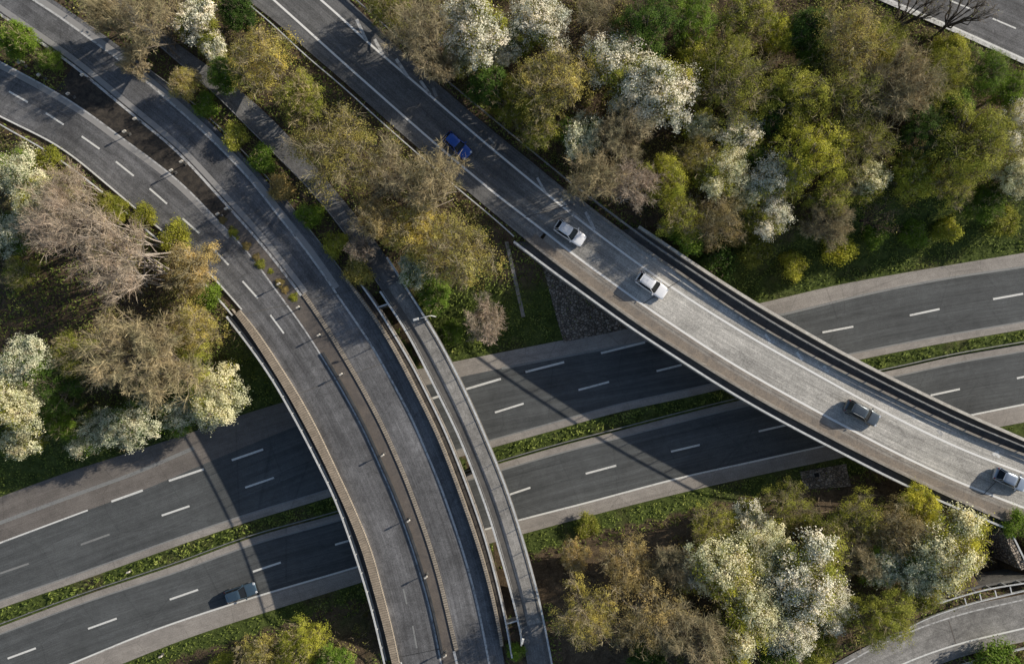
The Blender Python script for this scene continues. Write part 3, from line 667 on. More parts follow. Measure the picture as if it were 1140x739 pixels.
# ------------------------------------------------------------------ street furniture
def lamp(base, head, h, label):
    b = at(base[0], base[1], 6.35); e = at(head[0], head[1], 6.35+h); top = np.array([b[0], b[1], 6.35+h-.25])
    o = empty('street_lamp', tuple(b)); tag(o, label, 'street lamp')
    q = MB(); q.tube([b, b+np.array([0, 0, 1.2]), b+np.array([0, 0, 1.25]), top], [.11, .11, .075, .055], M['steel'], 10); q.build('post', o, True)
    d = e-top; q = MB(); q.tube([top, top+d*.12+np.array([0, 0, .15]), top+d*.5+np.array([0, 0, .1]), e], .045, M['steel'], 8); q.build('arm', o, True)
    dd = d.copy(); dd[2] = 0; L = np.linalg.norm(dd)+1e-6; dd /= L; rz = math.atan2(dd[1], dd[0])
    q = MB(); c = e+dd*.25; q.box((c[0], c[1], c[2]), (.75, .3, .14), M['steel'], rz, .75)
    hd = q.build('lamp_head', o); q = MB(); q.box((c[0], c[1], c[2]-.085), (.5, .2, .03), M['paleconc'], rz); q.build('lens', hd)
lamp((485, 352.5), (465, 355), 5.6, 'street lamp reaching over the path bridge near its upper end')
lamp((579.5, 699), (581, 716), 5.2, 'street lamp at the lower end of the path bridge')
lamp((27, 70), (17.5, 53), 3.2, 'street lamp standing on the grass island in the upper left corner')
def marker(px, py, label, h=1.5, z=UP, rz=.6):
    b = at(px, py, z+h)*1.0; o = empty('marker_post', (b[0], b[1], z), rz); tag(o, label, 'marker post', 'white topped marker posts')
    w = MB(); w.tube([(0, 0, 0), (0, 0, h-.25)], .055, M['darksteel'], 8)
    a = w.build('post', None); a.parent = o
    w = MB(); w.box((0, 0, h-.12), (.46, .2, .34), M['paleconc'], 0, .85); a = w.build('head', None); a.parent = o
    w = MB(); w.box((0, -.105, h-.12), (.3, .012, .2), M['steel']); a2 = w.build('reflector', None); a2.parent = a
    w = MB(); w.box((0, 0, .04), (.34, .34, .08), M['deckwall']); a = w.build('base', None); a.parent = o
for px, py, l in [
    (90.5, 83, 'marker post at the tip of the grass island, inner side'), (74.6, 104, 'marker post at the tip of the grass island, outer side'),
    (149, 132, 'marker post on the inner edge of the dark tarmac patch, second pair'), (137.5, 146, 'marker post on the outer edge of the dark tarmac patch, second pair'),
    (201, 179.6, 'marker post on the inner edge of the dark tarmac patch, third pair'), (189.6, 189.4, 'marker post on the outer edge of the dark tarmac patch, third pair'),
    (251, 232, 'marker post beside the inner carriageway where the planted median begins'), (241.5, 238, 'marker post beside the outer carriageway where the planted median begins'),
    (309.6, 316, 'marker post among the low plants halfway along the planted median'), (331, 342, 'marker post at the lower tip of the planted median'),
    (354.3, 373, 'marker post on bare median just below the planted strip'), (379, 416.7, 'topmost marker post on the brown median of the curved bridge'),
    (425.5, 507, 'marker post on the brown bridge median, second from the top of the span'), (454.4, 580, 'marker post on the brown bridge median in the middle of the span'),
    (473.8, 642.7, 'marker post on the brown bridge median in the lower third of the span'), (495, 730.5, 'marker post at the lower end of the bridge median beside weeds'),
    (20, 69, 'marker post beside the lamp on the grass island'), (42, 83, 'marker post on the grass island, right of the lamp')]:
    marker(px, py, l)
marker(142, 637, 'white marker post in the weeds of the motorway median at left', .8, 0, .3)
marker(178, 731, 'white marker post on the lower motorway verge at left', .8, .3, .3)

# ------------------------------------------------------------------ cars
M['glass'] = m_plain('car_glass', (.012, .015, .018), .12, 0, .35)
M['tyre'] = m_plain('tyre', (.02, .02, .02), .85); M['rim'] = m_plain('rim', (.4, .4, .42), .35, .6)
M['trim'] = m_plain('black_trim', (.015, .015, .016), .45); M['chrome'] = m_plain('chrome', (.75, .75, .75), .2, .9)
M['headlight'] = m_plain('headlight', (.8, .82, .85), .1, .2, .8, 1); M['taillight'] = m_plain('taillight', (.22, .012, .01), .2, 0, .6, 1)
M['plate'] = m_plain('number_plate', (.75, .74, .68), .5)
def lerp(a, b, t): return a+(b-a)*t
def car(px, py, head_px, z, paint, label, L=4.4, W=1.82, Hh=1.5, style='hatch', rails=None, group='cars driving on the roads'):
    p = at(px, py, z); d = (head_px[0], -head_px[1]); rz = math.atan2(d[1], d[0])
    o = empty('car', (p[0], p[1], z+.006), rz); tag(o, label, 'car', group)
    hw = W/2; hl = L/2; belt = .62*Hh
    def add(mbx, name, par=o, smooth=False, sub=0):
        a = mbx.build(name, None, smooth); a.parent = par
        if sub: md = a.modifiers.new('s', 'SUBSURF'); md.levels = sub; md.render_levels = sub
        return a
    # body shell: rings along the length
    st = [(-1.0, .72, .34, .60), (-.97, .9, .27, .72), (-.86, .985, .24, .9), (-.6, 1, .22, 1.0), (-.2, 1, .22, 1.0), (.2, 1, .22, .98), (.42, 1, .22, .95), (.62, .99, .22, .84), (.84, .955, .24, .74), (.95, .84, .26, .64), (1.0, .62, .34, .5)]
    rings = []
    for (sx, w, zb, zt) in st:
        ww = hw*w; zt = zt*belt; x = sx*hl; r = []
        prof = [(0, zb), (.86, zb), (.98, zb+.12), (1.0, lerp(zb, zt, .55)), (.965, lerp(zb, zt, .86)), (.86, zt*.985), (.45, zt+.025), (0, zt+.035)]
        r = [(x, a*ww, zz) for a, zz in prof] + [(x, -a*ww, zz) for a, zz in prof[::-1][1:-1]]
        rings.append(r)
    q = MB(); n = len(rings[0])
    for i in range(len(rings)-1):
        for k in range(n): q.face([rings[i][k], rings[i+1][k], rings[i+1][(k+1) % n], rings[i][(k+1) % n]], paint)
    q.face(rings[0], paint); q.face(rings[-1][::-1], paint)
    body = add(q, 'body', smooth=True, sub=1)
    # cabin
    xb0, xb1 = (-.93*hl, .36*hl) if style != 'saloon' else (-.72*hl, .36*hl)
    xr0, xr1 = (-.75*hl, .04*hl) if style != 'saloon' else (-.42*hl, .04*hl)
    if style == 'hatch': xb0, xr0 = -.92*hl, -.66*hl
    wb, wr = hw*.9, hw*.68; zb, zr = belt+.0, Hh
    def ring(x0, x1, w, zz, c=.14, wf=.93): # plan outline with rounded corners
        return [(x1, w*wf-.12, zz), (x1, -(w*wf-.12), zz), (x1-c, -w*.98, zz), ((x0+x1)/2, -w, zz), (x0+c, -w*.97, zz), (x0, -(w*.9-.1), zz), (x0, w*.9-.1, zz), (x0+c, w*.97, zz), ((x0+x1)/2, w, zz), (x1-c, w*.98, zz)]
    R0 = ring(xb0, xb1, wb, zb-.02); R1 = ring(xr0, xr1, wr, zr-.06)
    q = MB(); m = len(R0)
    for k in range(m): q.face([R0[k], R1[k], R1[(k+1) % m], R0[(k+1) % m]], M['glass'])
    gl = add(q, 'windows')
    # roof: crowned panel
    q = MB(); Ra = ring(xr0-.05, xr1+.03, wr+.03, zr-.065); Rb = ring(xr0+.02, xr1-.04, wr-.03, zr-.01); Rc = ring(xr0+.3, xr1-.3, wr-.32, zr+.02)
    for A, B in ((Ra, Rb), (Rb, Rc)):
        for k in range(m): q.face([A[k], B[k], B[(k+1) % m], A[(k+1) % m]], paint)
    q.face(Rc[::-1], paint); roof = add(q, 'roof', smooth=True)
    # pillars
    for k in (2, 3, 4, 7, 8, 9, 5, 6):
        q = MB(); a, b = np.array(R0[k]), np.array(R1[k]); a[2] += .01; c = np.array([(xb0+xb1)/2, 0, zb]); off = (a-c); off[2] = 0; off = off/np.linalg.norm(off)*.012
        q.tube([a+off, b+off], .035, M['trim'] if k in (3, 8) else paint, 6); add(q, 'pillar')
    # wheels
    for sx in (-.62, .62):
        for sy in (-1, 1):
            x, y = sx*hl, sy*(hw-.09); w = MB(); w.tube([(x, y-.11, .32), (x, y+.11, .32)], .32, M['tyre'], 20)
            wh = add(w, 'wheel'); w = MB(); w.tube([(x, y+sy*.105, .32), (x, y+sy*.125, .32)], .21, M['rim'], 14); add(w, 'rim', wh)
    for sy in (-1, 1):
        q = MB(); q.box((.905*hl, sy*hw*.66, .6*belt+.03), (.26, .34, .15), M['headlight'], -sy*.35, .85); add(q, 'headlight')
        q = MB(); q.box((-.945*hl, sy*hw*.74, .83*belt), (.1, .2, .2), M['taillight'], sy*.3, .9); add(q, 'taillight')
        q = MB(); q.box((.3*hl, sy*(hw+.09), belt+.05), (.16, .2, .13), paint, sy*.15, .85); add(q, 'mirror')
    q = MB(); q.box((.985*hl, 0, .42), (.05, .95, .2), M['trim']); add(q, 'grille')
    q = MB(); q.box((-.985*hl, 0, .5), (.05, .5, .11), M['plate']); add(q, 'number_plate')
    q = MB(); q.box((xb1-.02, 0, belt+.045), (.1, wb*1.5, .03), M['trim']); add(q, 'wiper_panel')
    q = MB(); q.tube([(xr0+.35, 0, zr+.01), (xr0+.28, 0, zr+.13)], .015, M['trim'], 6); add(q, 'aerial', roof)
    if rails:
        for sy in (-1, 1):
            q = MB(); q.tube([(xr0+.15, sy*(wr-.02), zr), (xr0+.25, sy*(wr-.02), zr+.06), (xr1-.35, sy*(wr-.02), zr+.06), (xr1-.2, sy*(wr-.02), zr)], .028, rails, 6); add(q, 'roof_rail', roof)
    if style != 'saloon':
        q = MB(); q.box((xr0-.06, 0, zr-.05), (.12, wr*1.6, .035), paint); add(q, 'spoiler', roof)
    return o
pw = m_plain('white_car_paint', (.85, .85, .87), .25, 0, .5, 1); pb = m_plain('blue_car_paint', (.015, .08, .38), .22, .2, .5, 1)
pg = m_plain('dark_grey_car_paint', (.11, .13, .145), .25, .5, .5, 1); ps = m_plain('silver_car_paint', (.36, .41, .48), .28, .5, .5, 1)
pn = m_plain('steel_blue_car_paint', (.07, .115, .16), .25, .4, .5, 1)
car(509.5, 163.5, (26.4, 25), UP, pb, 'blue hatchback on the slip road beside the trees', 4.1, 1.78, 1.47, 'hatch')
car(634, 260, (30, 19.8), UP, pw, 'white car just before the viaduct, upper left of the two white cars', 4.3, 1.84, 1.64, 'hatch')
car(724.5, 318, (30, 20.3), UP, pw, 'white estate car at the start of the viaduct with its shadow across the edge line', 4.4, 1.84, 1.66, 'estate', M['greysteel'])
car(957, 459, (35, 18.3), UP, pg, 'dark grey estate car with silver roof rails on the viaduct', 4.8, 1.9, 1.75, 'estate', M['chrome'])
car(1121, 532.5, (36, 16), UP, ps, 'silver blue car nearest the right edge of the picture on the viaduct', 4.5, 1.86, 1.66, 'hatch')
car(270, 657.5, (34.5, -11.5), 0, pn, 'blue grey car driving on the lower motorway carriageway', 4.5, 1.82, 1.46, 'estate')
# ------------------------------------------------------------------ vegetation
def quads(C, N, size, asp=1.6, rng=RNG):
    """leaf quads centred C, facing roughly N"""
    n = len(C); r = rng.normal(size=(n, 3)); N = N/np.linalg.norm(N, axis=1)[:, None]
    a = np.cross(N, r); a /= np.linalg.norm(a, axis=1)[:, None]+1e-9; b = np.cross(N, a)
    s = np.asarray(size).reshape(-1, 1)*np.ones((n, 1))
    a = a*s*.5; b = b*s*.5*asp
    V = np.stack([C-b, C+a*.9-b*.1, C+b, C-a*.9+b*.1], 1).reshape(-1, 3)
    return V, np.arange(4*n).reshape(n, 4)
def strips(P0, P1, w, rng=RNG):
    d = P1-P0; s = np.cross(d, rng.normal(size=d.shape)*.9+np.array([0, 0, .3])); s /= np.linalg.norm(s, axis=1)[:, None]+1e-9
    w = np.asarray(w).reshape(-1, 1)*.5
    V = np.stack([P0-s*w, P0+s*w, P1+s*w*.5, P1-s*w*.5], 1).reshape(-1, 3); return V, np.arange(4*len(P0)).reshape(-1, 4)
def np_mesh(name, parts, mat, tones):
    me = bpy.data.meshes.new(name); V = np.vstack([p[0] for p in parts]); k = 0; Fs = []
    for v, f in parts: Fs.append(f+k); k += len(v)
    fill_mesh(me, V, np.vstack(Fs), np.clip(np.concatenate(tones), 0, 1)); me.materials.append(mat); return me
def sph(n, rng, zmin=-.4):
    v = rng.normal(size=(n*4+14, 3)); v /= np.linalg.norm(v, axis=1)[:, None]; v = v[v[:, 2] > zmin][:n]; return v
class TreeKit: pass
def make_kit(kind, seed, R, H):
    """skeleton, limbs, twigs, leaf clusters.  kinds: full, sparse, blossom, bare, shrub"""
    rng = np.random.default_rng(seed); k = TreeKit(); k.R, k.H, k.kind = R, H, kind
    nl = {'full': 15, 'sparse': 15, 'blossom': 17, 'bare': 15, 'thin': 9, 'fan': 26, 'shrub': 8}[kind]
    base_h = .12*H if kind == 'shrub' else .28*H
    L = []
    sx, sy = rng.uniform(.82, 1.15), rng.uniform(.82, 1.15)
    for i in range(nl):
        a = i*2.39996+rng.uniform(-.4, .4); rr = R*math.sqrt((i+.4)/nl)*rng.uniform(.62, .86)
        lr = R*rng.uniform(.24, .4)
        zz = H*(.9-.42*(rr/R)**2)*rng.uniform(.84, 1.04)-lr*.5
        L.append((np.array([math.cos(a)*rr*sx, math.sin(a)*rr*sy, max(zz, lr*.7)]), lr))
    q = MB(); top = np.array([rng.uniform(-.2, .2), rng.uniform(-.2, .2), base_h])
    tr = .05*R+.05 if kind != 'shrub' else .04
    if kind == 'bare': tr *= 1.3
    if kind == 'thin': tr *= .7
    if kind == 'fan': tr *= .45; base_h = .12*H
    q.tube([(0, 0, -.3), (0, 0, base_h*.5), tuple(top)], [tr*1.35, tr*1.05, tr], M['trunk'], 8)
    TP0, TP1, TW = [], [], []; tips = []
    for c, lr in L:
        mid = top*.5+c*.5+rng.normal(size=3)*.12*R*np.array([1, 1, .5]); mid[2] = min(mid[2], c[2])
        ptsl = [top, top*.65+mid*.35+rng.normal(size=3)*.05*R, mid, c*.8+mid*.2+rng.normal(size=3)*.05*R, c]
        if kind == 'fan': b_ = np.array([rng.uniform(-.5, .5)*R, rng.uniform(-.5, .5)*R, .2]); c[2] = H*rng.uniform(.6, 1); ptsl = [b_+(c-b_)*u_+rng.normal(size=3)*.012*R for u_ in (0, .25, .5, .78, 1)]
        q.tube(ptsl, [tr*.62, tr*.5, tr*.38, tr*.25, tr*.15], M['trunk'], 5, False)
        nb = 9 if kind == 'bare' else 6
        for _ in range(nb):
            s = ptsl[2]+(c-ptsl[2])*rng.uniform(0, 1); d = sph(1, rng, -.15)[0]; out = c/np.linalg.norm(c)
            d = d*.8+out*.55+np.array([0, 0, .3]); d /= np.linalg.norm(d)
            e = c+d*lr*rng.uniform(.6, 1.15)*(1.15 if kind == 'bare' else 1)
            m1 = (s+e)/2+rng.normal(size=3)*.08*lr
            q.tube([s, m1, e], [tr*.22, tr*.15, tr*.07], M['trunk'], 4, False)
            tips += [(m1, d, lr), (e, d, lr)]
    k.trunk = q
    nt_ = {'thin': 4, 'fan': 12, 'bare': 15, 'sparse': 8, 'full': 3, 'blossom': 3, 'shrub': 2}[kind]
    P0 = np.repeat(np.array([t[0] for t in tips]), nt_, 0); D = np.repeat(np.array([t[1] for t in tips]), nt_, 0)
    LR = np.repeat(np.array([t[2] for t in tips]), nt_)
    d = D*.9+rng.normal(size=P0.shape)*.65; d /= np.linalg.norm(d, axis=1)[:, None]
    ln = LR*rng.uniform(.25, .75, len(P0)); P0 = P0+D*rng.uniform(-.3, .3, (len(P0), 1))*LR[:, None]
    P1 = P0+d*ln[:, None]; v1 = strips(P0, P1, .03, rng)
    # second order twiglets
    m = 3 if kind == 'bare' else 1
    Q0 = np.repeat(P0+(P1-P0)*.5, m, 0)+rng.normal(size=(len(P0)*m, 3))*.03; dd = np.repeat(d, m, 0)+rng.normal(size=Q0.shape)*.7
    Q1 = Q0+dd/np.linalg.norm(dd, axis=1)[:, None]*np.repeat(ln, m)[:, None]*.55; v2 = strips(Q0, Q1, .024, rng)
    k.twigs = [v1, v2]; t1 = rng.uniform(0, 1, len(P0)); k.twtones = [t1, np.repeat(t1, m)]
    # foliage clumps on the lobes
    C = []; Nn = []; T = []; FC = []; FN = []; FT = []
    ncl = {'thin': 1, 'fan': 2, 'full': 24, 'sparse': 17, 'blossom': 26, 'bare': 5, 'shrub': 20}[kind]; per = {'thin': 5, 'fan': 5, 'full': 66, 'sparse': 50, 'blossom': 46, 'bare': 12, 'shrub': 46}[kind]
    for c, lr in L:
        ds = sph(ncl, rng, -.3); tl = rng.uniform(-.12, .12); bl = rng.uniform() < .92
        for dv in ds:
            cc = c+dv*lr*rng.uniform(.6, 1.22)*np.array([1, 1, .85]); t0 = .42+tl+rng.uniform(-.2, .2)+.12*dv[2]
            npp = int(per*rng.uniform(.5, 1.4)); sg = rng.uniform(.15, .4)*(1 if R > 3 else .75)
            pts = cc+rng.normal(size=(npp, 3))*sg*np.array([1, 1, .75]); nn = rng.normal(size=(npp, 3))*.45+dv*.95+np.array([0, 0, .35])
            if kind == 'blossom' and bl and rng.uniform() < .74+.5*dv[2]:
                pts = cc+(pts-cc)*.85; FC.append(pts); FN.append(rng.normal(size=(npp, 3))*.5+dv*1.0+np.array([0, 0, .35])); FT.append(np.full(npp, .2+t0)+rng.uniform(-.35, .35, npp))
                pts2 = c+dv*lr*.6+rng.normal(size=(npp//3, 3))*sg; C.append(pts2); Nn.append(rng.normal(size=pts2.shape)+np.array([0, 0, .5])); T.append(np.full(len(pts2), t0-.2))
            else: C.append(pts); Nn.append(nn); T.append(np.full(npp, t0)+rng.uniform(-.2, .2, npp))
    C = np.vstack(C); Nn = np.vstack(Nn); T = np.concatenate(T)
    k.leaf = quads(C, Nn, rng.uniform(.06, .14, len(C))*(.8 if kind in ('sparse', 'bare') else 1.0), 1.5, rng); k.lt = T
    if FC:
        FC = np.vstack(FC); FN = np.vstack(FN); FT = np.concatenate(FT)
        k.flow = quads(FC, FN, rng.uniform(.08, .16, len(FC)), 1.25, rng); k.ft = FT
    else: k.flow = None
    return k
def realise(k):
    """one prototype set of meshes shared by all trees of the kit"""
    o = k.trunk.build('trunk'); COL.objects.unlink(o); k.trunk_me = o.data; bpy.data.objects.remove(o)
    k.twig_me = np_mesh('twigs', k.twigs, M['twig_brown'], k.twtones)
    k.leaf_me = np_mesh('crown', [k.leaf], M['green'], [k.lt])
    k.flow_me = np_mesh('blossom', [k.flow], M['blossom'], [k.ft]) if k.flow is not None else None
KITS = {}
spec = {'full': [(4.6, 7.5), (4.6, 8.2), (2.7, 4.6)], 'sparse': [(4.8, 8.0), (4.6, 7.2), (2.8, 5.0)], 'blossom': [(3.8, 6.6), (3.8, 7.0), (2.5, 4.6), (2.5, 4.4)],
        'bare': [(4.8, 8.5), (4.6, 7.6), (2.8, 5.2)], 'thin': [(4.6, 9.0), (4.4, 8.6)], 'fan': [(4.6, 9.5), (4.4, 9.0), (2.8, 5.2)], 'shrub': [(1.6, 1.7), (1.5, 1.9)]}
sd_ = 100
for kd, vs in spec.items():
    KITS[kd] = []
    for R, H in vs:
        k = make_kit(kd, sd_, R, H); realise(k); KITS[kd].append(k); sd_ += 1
# style -> kit kind, leaf material, trunk material, twig material, flower material
STY = {'ochre': ('sparse', 'ochre', 'trunk', 'twig_brown', None), 'brownbud': ('sparse', 'brownbud', 'trunk', 'twig_brown', None),
       'olive': ('full', 'olive', 'trunk', 'twig_brown', None), 'oliveb': ('sparse', 'olive', 'trunk', 'twig_brown', None), 'green': ('full', 'green', 'trunk', 'twig_brown', None),
       'yellow': ('full', 'yellow', 'trunk', 'twig_brown', None), 'dark': ('full', 'dark', 'trunk', 'twig_dark', None),
       'bare': ('bare', 'brownbud', 'trunk', 'twig_brown', None), 'fanb': ('fan', 'brownbud', 'trunk', 'twig_brown', None), 'pink': ('fan', 'brownbud', 'trunk_pale', 'twig_pink', None), 'darkbare': ('thin', 'olive', 'trunk_dark', 'twig_dark', None),
       'white': ('blossom', 'olive', 'trunk', 'twig_brown', 'blossom'), 'cream': ('blossom', 'yellow', 'trunk', 'twig_brown', 'cream'), 'grey': ('blossom', 'green', 'trunk', 'twig_brown', 'greyblossom')}
ROADP = [P_A, P_B, P_C, P_D, P_E, P_MN, P_MS]
def tree(px, py, d, sty, label, hk=1.0, group='trees beside the roads', shrub=False, name=None, cat=None, tilt=0):
    kd, lm, tm, wm, fm = STY[sty]
    R = d/2*82/F
    if shrub: kd = 'shrub'
    ks = KITS[kd]; cand = sorted(ks, key=lambda k: abs(math.log(k.R/R))); k = cand[0]
    if len(ks) > 1 and R > 3.2 and abs(math.log(cand[1].R/R)) < .5 and RNG.random() < .5: k = cand[1]
    s = R/k.R; H = (min(1.55*R+1.2, 9.5) if not shrub else R*1.2)*hk; sz = H/k.H
    p = at(px, py, 6)
    for _ in range(3):
        g = float(height(np.array(p[0]), np.array(p[1]))); p = at(px, py, g+H*.68)
    g = float(height(np.array(p[0]), np.array(p[1])))
    nm = name or ('shrub' if shrub or R < 1.9 else {'white': 'blossom_tree', 'cream': 'blossom_tree', 'grey': 'blossom_tree', 'pink': 'bare_tree', 'fanb': 'bare_tree', 'bare': 'bare_tree', 'darkbare': 'bare_tree'}.get(sty, 'tree'))
    o = empty(nm, (p[0], p[1], g-.05), RNG.uniform(0, 6.28)); o.scale = (s*RNG.uniform(.94, 1.06), s*RNG.uniform(.94, 1.06), sz)
    if tilt: # leaning: head direction given in degrees in plan
        o.rotation_euler = (Vector((math.cos(math.radians(tilt)), math.sin(math.radians(tilt)), {45: 2.2, 40: 2.2}.get(tilt, 3.6))).to_track_quat('Z', 'Y')).to_euler()
    for i, pl in enumerate(ROADP):
        if poly_mask(pl, np.array([p[0]]), np.array([p[1]]))[0]: print('TRUNK ON ROAD', i, label, px, py)
    tag(o, label, cat or ('shrub' if nm == 'shrub' else 'tree'), group)
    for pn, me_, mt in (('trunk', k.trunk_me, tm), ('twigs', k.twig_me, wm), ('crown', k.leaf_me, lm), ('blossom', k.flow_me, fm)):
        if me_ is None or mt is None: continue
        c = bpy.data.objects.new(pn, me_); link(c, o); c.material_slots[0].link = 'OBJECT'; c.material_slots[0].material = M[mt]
    return o
G1 = 'trees between the curved road and the slip road'; G2 = 'trees in the wood above the viaduct'; G3 = 'trees in the wood at left'; G4 = 'trees in the lower wood'; G5 = 'shrubs and small bushes'
